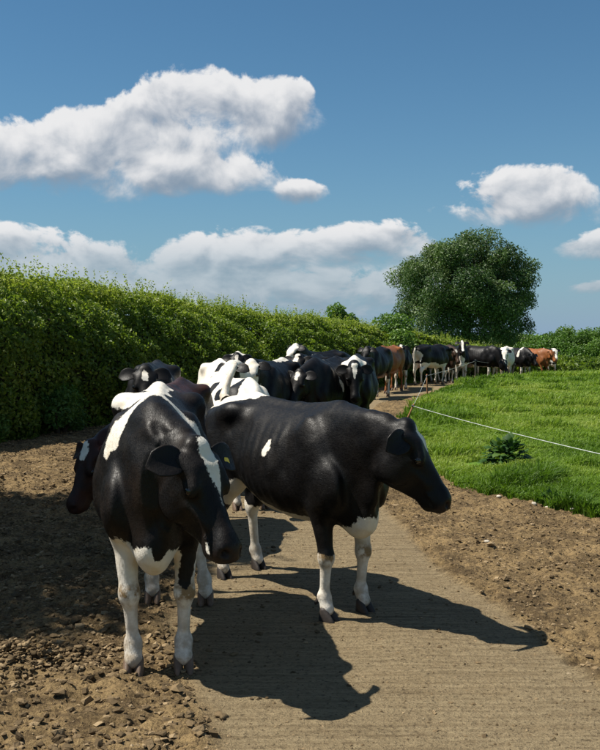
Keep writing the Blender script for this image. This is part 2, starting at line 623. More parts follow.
# clods and small stones
t_ = (1 + 5 ** 0.5) / 2
ICO = np.array([(-1, t_, 0), (1, t_, 0), (-1, -t_, 0), (1, -t_, 0), (0, -1, t_), (0, 1, t_), (0, -1, -t_), (0, 1, -t_), (t_, 0, -1), (t_, 0, 1), (-t_, 0, -1), (-t_, 0, 1)]) / math.hypot(1, t_)
ICF = np.array([(0, 11, 5), (0, 5, 1), (0, 1, 7), (0, 7, 10), (0, 10, 11), (1, 5, 9), (5, 11, 4), (11, 10, 2), (10, 7, 6), (7, 1, 8), (3, 9, 4), (3, 4, 2), (3, 2, 6), (3, 6, 8), (3, 8, 9), (4, 9, 5), (2, 4, 11), (6, 2, 10), (8, 6, 7), (9, 8, 1)])


def subdiv(V, F):
    V = list(map(tuple, V)); mid = {}
    def mp(a, b):
        k = (min(a, b), max(a, b))
        if k not in mid:
            p = (np.array(V[a]) + np.array(V[b])) / 2
            V.append(tuple(p / np.linalg.norm(p))); mid[k] = len(V) - 1
        return mid[k]
    R_ = []
    for a, b, c in F:
        x, y, z = mp(a, b), mp(b, c), mp(c, a)
        R_ += [(a, x, z), (b, y, x), (c, z, y), (x, y, z)]
    return np.array(V), np.array(R_)


IC2V, IC2F = subdiv(ICO, ICF)


OCT = np.array([(1, 0, 0), (-1, 0, 0), (0, 1, 0), (0, -1, 0), (0, 0, 1), (0, 0, -1.0)])
OCF = np.array([(0, 2, 4), (2, 1, 4), (1, 3, 4), (3, 0, 4), (2, 0, 5), (1, 2, 5), (3, 1, 5), (0, 3, 5)])


def clods(name, P, S, rnd, base=ICO, bf=ICF, seed=1, rough=0.35):
    r = np.random.default_rng(seed)
    n, k = len(P), len(base)
    D = base[None] * (1 + rough * (r.random((n, k, 1)) - 0.5) * 2)
    sc = S[:, None] * np.stack([0.8 + 0.6 * r.random(n), 0.8 + 0.6 * r.random(n), 0.45 + 0.4 * r.random(n)], 1)
    D = D * sc[:, None, :]
    a = r.random(n) * 6.283
    ca, sa = np.cos(a)[:, None], np.sin(a)[:, None]
    D = np.stack([D[..., 0] * ca - D[..., 1] * sa, D[..., 0] * sa + D[..., 1] * ca, D[..., 2]], 2)
    V = (P[:, None, :] + D).reshape(-1, 3)
    F = (bf[None] + (np.arange(n) * k)[:, None, None]).reshape(-1, 3)
    return mesh_np(name, V, [F], smooth=k > 12, attrs={'rnd': np.repeat(rnd, k)})


n = 110000
cy = 3.0 + 17 * rng.random(n) ** 1.5
cx = -6.0 + rng.random(n) * 10.0
ok = (cx > xl(cy) - 0.2) & (cx < xr(cy) + 0.3) & (np.abs(cx) < cy * 0.42 + 1.0)
cm = lane_mask(cx, cy)
patch = fbm(cx * 1.7, cy * 1.7, 5.0, 3)
keep = ok & (rng.random(n) < np.where(cm > 0.5, 0.10, np.where(cx > 0.5, 0.80, 0.95)) * (0.25 + 1.5 * patch))
cx, cy, cm = cx[keep], cy[keep], cm[keep]
S = 0.0045 + 0.0075 * rng.gamma(1.3, 0.65, len(cx)) * np.where(cm > 0.5, 0.5, 1.0) * np.where(cx > 0.9, 0.7, 1)
S = np.clip(S, 0, 0.032)
P = np.stack([cx, cy, lane_z(cx, cy) + S * 0.15], 1)
big = (S > 0.0105) & (cy < 13)
tag(obj('mud_crumbs', clods('mud_crumbs', P[big], S[big] * 0.9, rng.random(big.sum()) ** 1.2 * 0.88, ICO, ICF, seed=4, rough=0.55), M['clod']),
    'larger broken lumps of dried mud lying on the lane', 'mud', kind='stuff')
P, S = P[~big], S[~big]
tag(obj('small_clods', clods('small_clods', P, S, rng.random(len(S)) ** 1.1 * 0.93, OCT, OCF, seed=3, rough=0.55), M['clod']),
    'dry crumbs of mud and grit strewn over the lane', 'mud', kind='stuff')
# the heaped mud beside the front cow's hooves and other big lumps
n = 1500
which = rng.random(n)
bx = np.where(which < 0.55, -1.6 + 0.36 * rng.normal(size=n), -3.2 + 3.0 * rng.random(n))
by = np.where(which < 0.55, 5.50 + 0.22 * rng.normal(size=n), 4.6 + 7.5 * rng.random(n))
S = 0.006 + 0.008 * rng.gamma(1.3, 0.7, n)
S = np.clip(S * 0.75, 0, 0.022)
hz = np.where(which < 0.55, 0.10 * np.exp(-((bx + 1.55) / 0.25) ** 2 - ((by - 5.55) / 0.14) ** 2) * rng.random(n), 0)
P = np.stack([bx, by, lane_z(bx, by) + S * 0.2 + hz], 1)
tag(obj('mud_heap', clods('mud_heap', P, S, rng.random(n) ** 1.2 * 0.9, IC2V, IC2F, seed=5, rough=0.5), M['clod']),
    'heaped lumps of churned mud along the shaded side of the lane', 'mud', kind='stuff')
# pale stones at the edge of the grass
for k, (sx, sy, s) in enumerate([(2.93, 10.0, 0.045), (2.62, 10.45, 0.038), (2.80, 10.2, 0.03), (2.5, 10.62, 0.03), (1.62, 8.6, 0.022), (2.2, 11.0, 0.025)]):
    o = obj('stone', clods('stone', np.array([(0, 0, 0.0)]), np.array([s]), np.array([1.0]), IC2V, IC2F, seed=20 + k, rough=0.2), M['clod'])
    o.location = (sx, sy, float(lane_z(np.array(sx), np.array(sy))) + s * 0.35)
    tag(o, 'small pale stone lying at the edge of the grass verge', 'stone', 'pale stones at the verge')


# ------------------------------------------------------------------ leaves
def leaf_mesh(name, P, N, size, rnd, aspect=0.55, fold=0.12, seed=0):
    r = np.random.default_rng(seed)
    n = len(P)
    N = N / (np.linalg.norm(N, axis=1, keepdims=True) + 1e-9)
    t = r.normal(size=(n, 3))
    t -= N * (t * N).sum(1, keepdims=True)
    t /= np.linalg.norm(t, axis=1, keepdims=True) + 1e-9
    b = np.cross(N, t)
    s = np.asarray(size)[:, None]
    V = np.stack([P - t * s * 0.5, P + b * s * 0.5 * aspect + N * s * fold, P + t * s * 0.5, P - b * s * 0.5 * aspect + N * s * fold], 1).reshape(-1, 3)
    F = np.arange(4 * n).reshape(n, 4)
    return mesh_np(name, V, [F], smooth=False, attrs={'rnd': np.repeat(rnd, 4)})


def rand_dirs(n, r):
    v = r.normal(size=(n, 3))
    return v / np.linalg.norm(v, axis=1, keepdims=True)


def clump_crown(r, blobs, n, leaf, inner=0.55, drop=0.0):
    """leaves spread through ellipsoidal clumps; returns positions, normals, sizes, rnd"""
    vol = np.array([b[3] * b[4] * b[5] for b in blobs]) ** 0.667
    pick = r.choice(len(blobs), n, p=vol / vol.sum())
    B = np.array(blobs)[pick]
    d = rand_dirs(n, r)
    rad = inner + (1 - inner) * r.random(n) ** 0.6
    rag = 0.80 + 0.45 * fbm(B[:, 0] * 3 + d[:, 0] * 3, B[:, 1] * 3 + d[:, 1] * 3, B[:, 2] * 3 + d[:, 2] * 3, 3)
    P = B[:, :3] + d * B[:, 3:6] * (rad * rag)[:, None]
    Nn = d * 0.6 + rand_dirs(n, r) * 0.9 + np.array((0, 0, 0.35))
    tone = r.random(len(blobs))[pick]
    return P, Nn, leaf * (0.7 + 0.6 * r.random(n)), np.clip(0.45 * tone + 0.55 * r.random(n) ** 1.2, 0, 1)


# ------------------------------------------------------------------ hedge along the left of the lane
HY = np.array([-4, 4, 16.8, 23, 28, 35, 39, 43, 52, 66.0])
HH = np.array([3.4, 3.35, 3.12, 2.78, 2.46, 2.22, 2.10, 1.75, 0.95, 0.8])


def hedge_path(s):
    y = np.interp(s, np.linspace(0, 1, 400), np.linspace(-4, 66, 400))
    return xl(y) - 0.95, y


def hedge_top(y): return np.interp(y, HY, HH)


def make_hedge():
    r = np.random.default_rng(11)
    root = empty('hedge', (float(xl(16.8)) - 0.9, 16.8, float(field_z(np.array(-5.9), np.array(16.8)))))
    tag(root, 'tall dense leafy hedge running along the far side of the lane behind the cows', 'hedge')
    off = np.array(root.location)
    # inside: dark tangle of branches, a bumpy body
    yy = np.concatenate([np.arange(-4, 48, 0.22), np.arange(48, 66, 0.5)])
    cx = xl(yy) - 1.05
    tx = np.gradient(cx, yy)
    nx_, ny_ = 1 / np.hypot(1, tx), -tx / np.hypot(1, tx)     # towards the lane
    PR = np.array([(0.92, 0.0), (1.08, 0.28), (1.0, 0.55), (0.62, 0.76), (0.10, 0.92), (-0.45, 0.985), (-0.95, 0.93), (-1.35, 0.62), (-1.35, 0.05)])
    PA = np.concatenate([[0], np.cumsum(np.hypot(np.diff(PR[:, 0]), np.diff(PR[:, 1]) * 2.6))])
    PA /= PA[-1]
    nth = 20
    Vv = []
    for k in range(nth):
        t = k / (nth - 1)
        o_, z_ = np.interp(t, PA, PR[:, 0]), np.interp(t, PA, PR[:, 1])
        bumpy = 0.62 + 0.30 * fbm(cx * 1.3 + k * 0.21, yy * 1.3, k * 0.31, 3)
        zz = drop(cx, yy) + hedge_top(yy) * z_ * 0.84 - 0.05
        w = (o_ + 0.2) * bumpy - 0.2
        Vv.append(np.stack([cx + nx_ * w, yy + ny_ * w, zz], 1))
    Vv = np.stack(Vv, 1).reshape(-1, 3) - off
    ii = (np.arange(len(yy) - 1)[:, None] * nth + np.arange(nth - 1)[None]).ravel()
    obj('branches', mesh_np('branches', Vv, [np.stack([ii, ii + 1, ii + 1 + nth, ii + nth], 1)]), M['twig'], root)
    # leaves over it
    def leaves(n, ylo, yhi, pw, size, face_only, seed):
        y = ylo + (yhi - ylo) * r.random(n) ** pw
        x0 = xl(y) - 1.0
        dx = np.interp(y, yy, tx)
        nx2, ny2 = 1 / np.hypot(1, dx), -dx / np.hypot(1, dx)
        u = r.random(n)
        H = hedge_top(y)
        t = np.where(u < 0.85, r.random(n) * 0.66, 0.66 + 0.3 * r.random(n))
        o_, z_ = np.interp(t, PA, PR[:, 0]), np.interp(t, PA, PR[:, 1])
        do, dz = np.interp(t + 0.02, PA, PR[:, 0]) - np.interp(t - 0.02, PA, PR[:, 0]), (np.interp(t + 0.02, PA, PR[:, 1]) - np.interp(t - 0.02, PA, PR[:, 1])) * 2.6
        no, nz = dz / (np.hypot(do, dz) + 1e-6), -do / (np.hypot(do, dz) + 1e-6)
        lump = fbm(x0 * 0.8 + t * 4, y * 0.8, t * 6, 3)
        fine = fbm(x0 * 2.6 + t * 12, y * 2.6, t * 14, 2)
        push = 0.85 * (lump - 0.5) + 0.62 * (fine - 0.5) - r.random(n) ** 1.5 * 0.40 + 0.06
        w = o_ + no * push
        z = np.maximum(drop(x0, y) + H * z_ + nz * push * 0.6, 0.02 + drop(x0, y))
        P = np.stack([x0 + nx2 * w, y + ny2 * w, z], 1)
        N = np.stack([nx2 * no, ny2 * no, nz], 1) * 0.55 + rand_dirs(n, r) * 0.9 + np.array((0, 0, 0.15))
        sz = size * (0.7 + 0.7 * r.random(n)) * (1 + ss(y, 22, 50) * 0.9)
        tone = fbm(x0 * 0.55 + 3, y * 0.55, z * 0.9, 3)
        near_top = ss(z / H, 0.70, 0.98)  # leaf colour grows paler over the top of the hedge
        rnd = np.clip(0.10 + 0.55 * r.random(n) ** 1.4 + 0.9 * (tone - 0.5) + 0.28 * near_top, 0, 1)
        return P - off, N, sz, rnd
    A = [leaves(230000, 11.5, 46, 1.3, 0.078, True, 1), leaves(16000, -4, 11.5, 1, 0.12, True, 2), leaves(14000, 46, 66, 1, 0.11, True, 3)]
    # upright shoots along the top
    ns = 2600
    y = 11 + 40 * r.random(ns) ** 1.2
    x0 = xl(y) - 1.0 + (r.random(ns) - 0.75) * 1.5
    H = hedge_top(y)
    base = drop(x0, y) + H * 0.93
    ln = 0.12 + 0.34 * r.random(ns) ** 2.2 * (0.5 + fbm(x0 * 1.2, y * 1.2, 2, 2))
    k = 12
    f = np.tile(np.linspace(0, 1, k), (ns, 1))
    lean = r.normal(size=(ns, 2)) * 0.25
    P = np.stack([(x0[:, None] + lean[:, :1] * f * ln[:, None]), (y[:, None] + lean[:, 1:] * f * ln[:, None]), base[:, None] + f * ln[:, None]], 2).reshape(-1, 3)
    P += r.normal(size=P.shape) * 0.018
    A.append((P - off, rand_dirs(len(P), r), np.repeat(0.05 + 0.03 * r.random(ns), k) * (1.25 - f.ravel() * 0.5), np.clip(0.45 + 0.5 * r.random(len(P)), 0, 1)))
    P, N, S, Rn = (np.concatenate([a[i] for a in A]) for i in range(4))
    o = obj('foliage', leaf_mesh('foliage', P, N, S, Rn, 0.6, seed=4), M['hedge'], root)
    return root


make_hedge()


def make_bush(name, label, loc, blobs, n, leaf, mat, group=None, seed=0, stem=None, cat='bush'):
    r = np.random.default_rng(seed)
    root = empty(name, loc)
    tag(root, label, cat, group)
    P, N, S, Rn = clump_crown(r, blobs, n, leaf, 0.35)
    obj('foliage', leaf_mesh('foliage', P, N, S, Rn, 0.55, seed=seed), mat, root)
    for k in range(stem or 0):
        b = blobs[k % len(blobs)]
        tube('stem', [(b[0] * 0.2, b[1] * 0.2, -0.1), (b[0] * 0.6, b[1] * 0.6, b[2] * 0.5), (b[0], b[1], b[2])], [0.05, 0.035, 0.012], M['bark'], root, 6)
    return root


def blobset(r, n, cx, cy, cz, sx, sy, sz, rad):
    out = []
    for k in range(n):
        d = rand_dirs(1, r)[0] * r.random() ** 0.45
        q = rad * (0.7 + 0.6 * r.random())
        out.append((cx + d[0] * sx, cy + d[1] * sy, cz + d[2] * sz, q, q, q * 0.85))
    return out


# nettles and brambles at the hedge foot, left
rb = np.random.default_rng(31)
for k, (yy_, dx_, h_, rr_, lab) in enumerate([
        (16.2, 0.15, 0.95, 0.62, 'low leafy bush at the hedge foot beside the sunlit mud, widest of its row'),
        (18.4, 0.0, 1.15, 0.60, 'taller pale leafy bush pressed against the hedge beside the black cow'),
        (14.4, 0.1, 1.05, 0.60, 'low leafy bush at the near end of the hedge foot growth'),
        (20.8, 0.0, 0.8, 0.5, 'small dark bush at the hedge foot half hidden behind the cows')]):
    x_ = float(xl(yy_)) - 0.15 + dx_
    make_bush('hedge_foot_bush', lab, (x_, yy_, 0.0), blobset(rb, 12, 0, 0, h_ * 0.38, rr_ * 0.75, rr_ * 1.5, h_ * 0.42, 0.30), 6500, 0.075, M['nettle'], seed=40 + k, stem=4)
# round bush grown into the hedge, and a small tree top beyond it
yb = 37.5
make_bush('hawthorn_bush', 'rounded darker green bush bulging out of the hedge at its far end', (float(xl(yb)) - 0.45, yb, float(drop(3.4, yb))),
          blobset(rb, 16, 0, 0, 1.35, 0.75, 0.9, 0.95, 0.5), 9000, 0.13, M['bush'], seed=51, stem=5)
make_bush('sapling', 'small leafy sapling poking up above the middle of the hedge', (1.75, 41.5, -0.2), blobset(rb, 8, 0, 0, 2.55, 0.45, 0.5, 0.55, 0.32), 2500, 0.13, M['bush'], seed=52, stem=6)


# ------------------------------------------------------------------ trees
def make_tree(name, label, loc, crown_c, crown_r, nblob, blob_r, nleaf, leaf, mat, seed, trunk_r=0.35, limbs=9, group=None, flat_low=0.35, extra=()):
    r = np.random.default_rng(seed)
    root = empty(name, loc)
    tag(root, label, 'tree', group)
    blobs = []
    for k in range(nblob):
        d = rand_dirs(1, r)[0]
        if d[2] < -flat_low:
            d[2] = -flat_low * r.random()
        rad = 0.45 + 0.50 * r.random() ** 0.5
        wob = 0.86 + 0.30 * float(fbm(np.array(d[0] * 1.6), np.array(d[1] * 1.6), d[2] * 1.6 + seed, 2))
        q = blob_r * (0.65 + 0.7 * r.random())
        c = np.array(crown_c) + d * np.array(crown_r) * rad * wob
        blobs.append((c[0], c[1], c[2], q, q, q * 0.78))
    blobs += list(extra)
    P, N, S, Rn = clump_crown(r, blobs, nleaf, leaf, 0.25)
    obj('crown', leaf_mesh('crown', P, N, S, Rn, 0.5, seed=seed), mat, root)
    # trunk and limbs in one tapered skeleton
    Vs, Qs, Ts, o_ = [], [], [], 0
    def add(pts, rad, n=8):
        nonlocal o_
        V, q, t = tube_arrays(pts, rad, n)
        Vs.append(V); Qs.append(q + o_); Ts.append(t + o_); o_ += len(V)
    zc = crown_c[2]
    top = np.array((crown_c[0], crown_c[1], zc + crown_r[2] * 0.5))
    zb = zc - crown_r[2] * 0.75
    mid = np.array((crown_c[0] * 0.4 + 0.05, crown_c[1] * 0.4, zb))
    add([(0, 0, -0.4), (0.02, 0, 0.2), mid, (np.array((crown_c[0], crown_c[1], zc)) + mid) / 2, top], [trunk_r * 1.35, trunk_r, trunk_r * 0.85, trunk_r * 0.6, trunk_r * 0.12], 10)
    trunk = obj('trunk', mesh_np('trunk', np.concatenate(Vs), [np.concatenate(Qs), np.concatenate(Ts)]), M['bark'], root)
    order = r.permutation(len(blobs))[:limbs]
    for k in order:
        b = np.array(blobs[k][:3])
        st = mid + (top - mid) * r.random() * 0.6
        m_ = st * 0.5 + b * 0.5 + np.array((0, 0, 0.12 * np.linalg.norm(b - st)))
        tube('limb', [st, m_, b], [trunk_r * 0.42, trunk_r * 0.26, trunk_r * 0.06], M['bark'], root, 6)
    return root


TX, TY = 11.9, 74.0
tz = float(drop(TX, TY))
make_tree('ash_tree', 'large rounded dark green tree standing alone above the far end of the hedge', (TX + 0.4, TY, tz), (0, 0, 4.75 - tz), (5.35, 4.6, 4.75), 150, 0.95, 105000, 0.18, M['ash'], 61, 0.42, 22,
          extra=[(a_, -2.0 - abs(a_) * 0.2, b_ - tz, 1.15, 1.0, 0.95) for a_ in (-3.4, -2.2, -1.0, 0.2, 1.4, 2.5) for b_ in (2.0, 3.0)] + [(4.0, 0.3, 2.9 - tz, 0.9, 0.9, 0.7), (4.5, 0, 2.3 - tz, 0.7, 0.7, 0.55), (3.6, -0.4, 2.2 - tz, 0.6, 0.6, 0.5), (-4.6, 0, 3.3 - tz, 0.9, 0.9, 0.7), (-3.8, 0.2, 2.6 - tz, 0.9, 0.9, 0.7), (-1.5, -1.5, 2.1 - tz, 1.1, 1, 0.9), (1.6, -1.5, 2.0 - tz, 1.1, 1, 0.9), (-2.9, -1, 1.6 - tz, 1.0, 1, 0.8), (2.8, -0.8, 1.5 - tz, 0.9, 0.9, 0.7), (0.2, -1.6, 1.2 - tz, 1.2, 1, 0.9)])
# small trees behind the lane end and the thicket beyond the field crest
labs = ['dark leafy tree between the big tree and the thicket, half behind the cows', 'low dark tree closing the end of the lane behind the last cows']
for k, (px, yy_, h_, w_) in enumerate([(505, 86, 3.9, 2.0), (483, 90, 3.9, 2.4)]):
    x_ = (px - 300) / 1000 * yy_
    z_ = float(drop(x_, yy_))
    make_tree('far_tree', labs[k], (x_, yy_, z_), (0, 0, h_ * 0.55), (w_, w_, h_ * 0.45), 26, 0.8, 8000, 0.24, M['ash'], 70 + k, 0.2, 6, 'trees at the end of the lane')
thick = [(545, 84, 3.5, 3.0, 'rounded bushy tree at the lane end of the thicket beyond the field'),
         (572, 82, 3.7, 2.8, 'leafy tree in the thicket beyond the field, next but one from the lane'),
         (598, 80, 3.4, 3.0, 'broad dark tree in the thicket beyond the crest of the field'),
         (632, 78, 3.7, 3.2, 'outlying tree of the thicket beyond the field'),
         (522, 92, 3.6, 2.4, 'low tree at the gap where the cows leave the lane')]
for k, (px, yy_, h_, w_, lab) in enumerate(thick):
    x_ = (px - 300) / 1000 * yy_
    z_ = float(drop(x_, yy_))
    make_tree('thicket_tree', lab, (x_, yy_, z_), (0, 0, h_ * 0.52), (w_, w_, h_ * 0.48), 40, 0.85, 13000, 0.22, M['bush'], 80 + k, 0.18, 7, 'thicket beyond the field', flat_low=0.9)
# the tree in the hedge to the left whose shade lies over the mud
make_tree('hedgerow_tree', 'leafy hedgerow tree whose shade lies over the churned mud', (-9.1, 8.35, 0.0), (0.6, 0.1, 7.2), (2.5, 2.7, 2.6), 95, 1.0, 34000, 0.24, M['ash'], 97, 0.3, 12, flat_low=0.9,
          extra=[(0.6 + a, 0.1 + b, 7.2 + c, 1.1, 1.0, 0.9) for a in (-1.2, 1.3) for b in (-1.7, 1.7) for c in (-1.2, 1.2)])


# ------------------------------------------------------------------ grass
def make_grass():
    r = np.random.default_rng(5)
    n = 330000
    y = 8.5 + 45 * r.random(n) ** 1.75
    x = xr(y) - 0.12 + (0.38 * y + 1.0 - xr(y)) * r.random(n)
    d = x - xr(y)
    ragged = 0.45 * (fbm(x * 1.7, y * 1.7, 0, 3) - 0.45)
    bare = fbm(x * 0.9 + 40, y * 0.9, 2.0, 3)
    ok = (d > ragged) & ~((bare > 0.66) & (d < 2.5))
    y2 = 12 + 44 * r.random(26000)                      # strip at the hedge foot
    x2 = xl(y2) - 0.25 + 0.55 * r.random(26000)
    ok2 = (fbm(x2 * 0.8, y2 * 0.8, 7, 2) > 0.42 - 0.2 * ss(y2, 26, 34)) & (y2 > 24)
    x = np.concatenate([x[ok], x2[ok2]]); y = np.concatenate([y[ok], y2[ok2]])
    n = len(x)
    tuft = fbm(x * 2.2, y * 2.2, 1.0, 3)
    far = ss(y, 12, 45)
    clump = ss(fbm(x * 1.1 + 20, y * 1.1, 5.0, 3), 0.56, 0.70)
    h = (0.045 + 0.13 * tuft ** 1.5 + 0.05 * r.random(n) + 0.20 * clump * r.random(n)) * (1 + 0.25 * far)
    w = 0.006 + 0.016 * far + 0.004 * r.random(n)
    a = r.random(n) * 6.283
    lean = r.normal(size=(n, 2)) * 0.45 + np.array((0.25, -0.1))
    z = field_z(x, y) - 0.01
    b = np.stack([np.cos(a) * w, np.sin(a) * w, np.zeros(n)], 1)
    p0 = np.stack([x, y, z], 1)
    mid = p0 + np.stack([lean[:, 0] * h * 0.35, lean[:, 1] * h * 0.35, h * 0.62], 1)
    tip = p0 + np.stack([lean[:, 0] * h, lean[:, 1] * h, h * (1 - 0.25 * np.minimum(1, np.abs(lean).sum(1)))], 1)
    V = np.stack([p0 - b, p0 + b, mid + b * 0.8, tip, mid - b * 0.8], 1).reshape(-1, 3)
    i = np.arange(n) * 5
    Q = np.stack([i, i + 1, i + 2, i + 4], 1)
    T = np.stack([i + 4, i + 2, i + 3], 1)
    tone = fbm(x * 0.45, y * 0.45, 9.0, 4)
    rnd = np.clip(0.50 + 1.7 * (tone - 0.5) + 0.45 * (r.random(n) - 0.5) - 0.25 * clump, 0, 1)
    o = obj('grass', mesh_np('grass', V, [Q, T], smooth=False, attrs={'rnd': np.repeat(rnd, 5)}), M['grass'])
    tag(o, 'lush short green grass covering the field right of the lane', 'grass', kind='stuff')


make_grass()


def dock_plant(name, label, loc, n, size, spread, seed, rise=0.0, wide=0.2):
    r = np.random.default_rng(seed)
    root = empty(name, loc)
    tag(root, label, 'plant')
    for k in range(n):
        a = r.random() * 6.283
        dome = math.asin(r.random()) if rise else 0.0
        el_ = dome * 0.75 + r.normal() * 0.25 if rise else 0.25 + 1.1 * r.random()
        L_ = size * (0.6 + 0.6 * r.random())
        d = np.array((math.cos(a) * math.cos(el_), math.sin(a) * math.cos(el_), math.sin(el_)))
        side = np.array((-math.sin(a), math.cos(a), 0))
        base = np.array((math.cos(a) * math.cos(dome), math.sin(a) * math.cos(dome), math.sin(dome) * 1.2)) * spread * 0.36 * (0.5 + 0.5 * r.random()) + np.array((0, 0, 0.03))
        Vv, Ff = [], []
        st = 7
        for i_ in range(st):
            f = i_ / (st - 1)
            c = base + d * L_ * f + np.array((0, 0, -0.45 * L_ * f * f * math.cos(el_)))
            w_ = L_ * wide * math.sin(math.pi * min(1, 0.04 + f * 0.96) ** 0.75) + 0.003
            up = np.cross(d, side); 
            wave = 0.03 * L_ * math.sin(f * 14 + k)
            Vv += [c - side * w_ + up * -(w_ * 0.3 + wave), c, c + side * w_ + up * -(w_ * 0.3 - wave)]
        for i_ in range(st - 1):
            q = i_ * 3
            Ff += [(q, q + 1, q + 4, q + 3), (q + 1, q + 2, q + 5, q + 4)]
        obj('leaf', mesh_np('leaf', np.array(Vv), [np.array(Ff)], attrs={'rnd': np.full(len(Vv), r.random())}), M['dock'], root)


fz = lambda x, y: float(field_z(np.array(x), np.array(y)))
dock_plant('dock_plant', 'dark broad-leaved weed clump growing in the grass below the fence wire', (2.72, 13.1, fz(2.72, 13.1)), 290, 0.115, 0.80, 3, 0.26, 0.40)
dock_plant('dock_plant', 'small low broad-leaved weed at the corner of the grass verge', (2.75, 10.65, fz(2.75, 10.65)), 26, 0.15, 0.25, 4)


# ------------------------------------------------------------------ electric fence
def stake(name, label, base, top, mat, r=0.013, group='electric fence posts'):
    root = empty(name, base)
    tag(root, label, 'post', group)
    t = Vector(top) - Vector(base)
    dn = t.normalized()
    tube('shaft', [(-dn * 0.15)[:], (t * 0.5)[:], t[:]], [r * 1.05, r, r * 0.9], mat, root, 10)
    tube('insulator', [(t * 0.93 - dn * 0.012)[:], (t * 0.93)[:], (t * 0.93 + dn * 0.02)[:]], [r * 1.9, r * 2.1, r * 1.7], M['insulator'], root, 10)
    return root, Vector(base) + t * 0.93


posts = [
    ('leaning rust coloured stake at the corner of the grass verge', (1.80, 18.0, fz(1.8, 18.0)), (2.05, 17.95, 0.58), 'stake', 0.016),
    ('upright brown stake on the verge beside the brown cow', (3.70, 29.0, fz(3.7, 29.0)), (3.68, 29.0, 0.66), 'stake', 0.022),
    ('grey wooden post standing in front of the row of far cows', (6.75, 38.5, fz(6.75, 38.5)), (6.75, 38.5, 0.85), 'post', 0.04),
    ('leaning grey wooden post before the last cows at the field crest', (9.0, 43.0, fz(9.0, 43.0)), (9.25, 43.0, 0.55), 'post', 0.04),
    ('stake carrying the wire at the near corner of the field', (3.9, 7.6, fz(3.9, 7.6)), (3.9, 7.6, 0.62), 'stake', 0.014)]
tops = []
for lab, b, t, m_, r_ in posts:
    tops.append(stake('fence_stake', lab, b, t, M[m_], r_)[1])
run = [tops[4], tops[0], tops[1], tops[2], tops[3]]


def wire(name, label, a, b, sag, r):
    pts = []
    for i_ in range(15):
        f = i_ / 14
        p = a.lerp(b, f)
        p.z -= sag * 4 * f * (1 - f)
        pts.append(p[:])
    V, q, t = tube_arrays(pts, [r] * 15, 6)
    tag(obj(name, mesh_np(name, V, [q, t]), M['wire']), label, 'wire', 'electric fence wire')


wire('fence_wire', 'pale electric wire strung over the grass from the leaning rusty stake', run[0], run[1], 0.05, 0.0045)
wire('fence_wire', 'thin wire between the leaning rusty stake and the upright brown stake', run[1], run[2], 0.03, 0.004)
wire('fence_wire', 'thin wire from the upright brown stake to the grey post by the far cows', run[2], run[3], 0.03, 0.004)
wire('fence_wire', 'thin wire between the two grey posts before the last cows', run[3], run[4], 0.03, 0.004)

# ------------------------------------------------------------------ cows: one smooth body surface from blended volumes
def nrm(v):
    v = np.asarray(v, float)
    return v / np.linalg.norm(v)


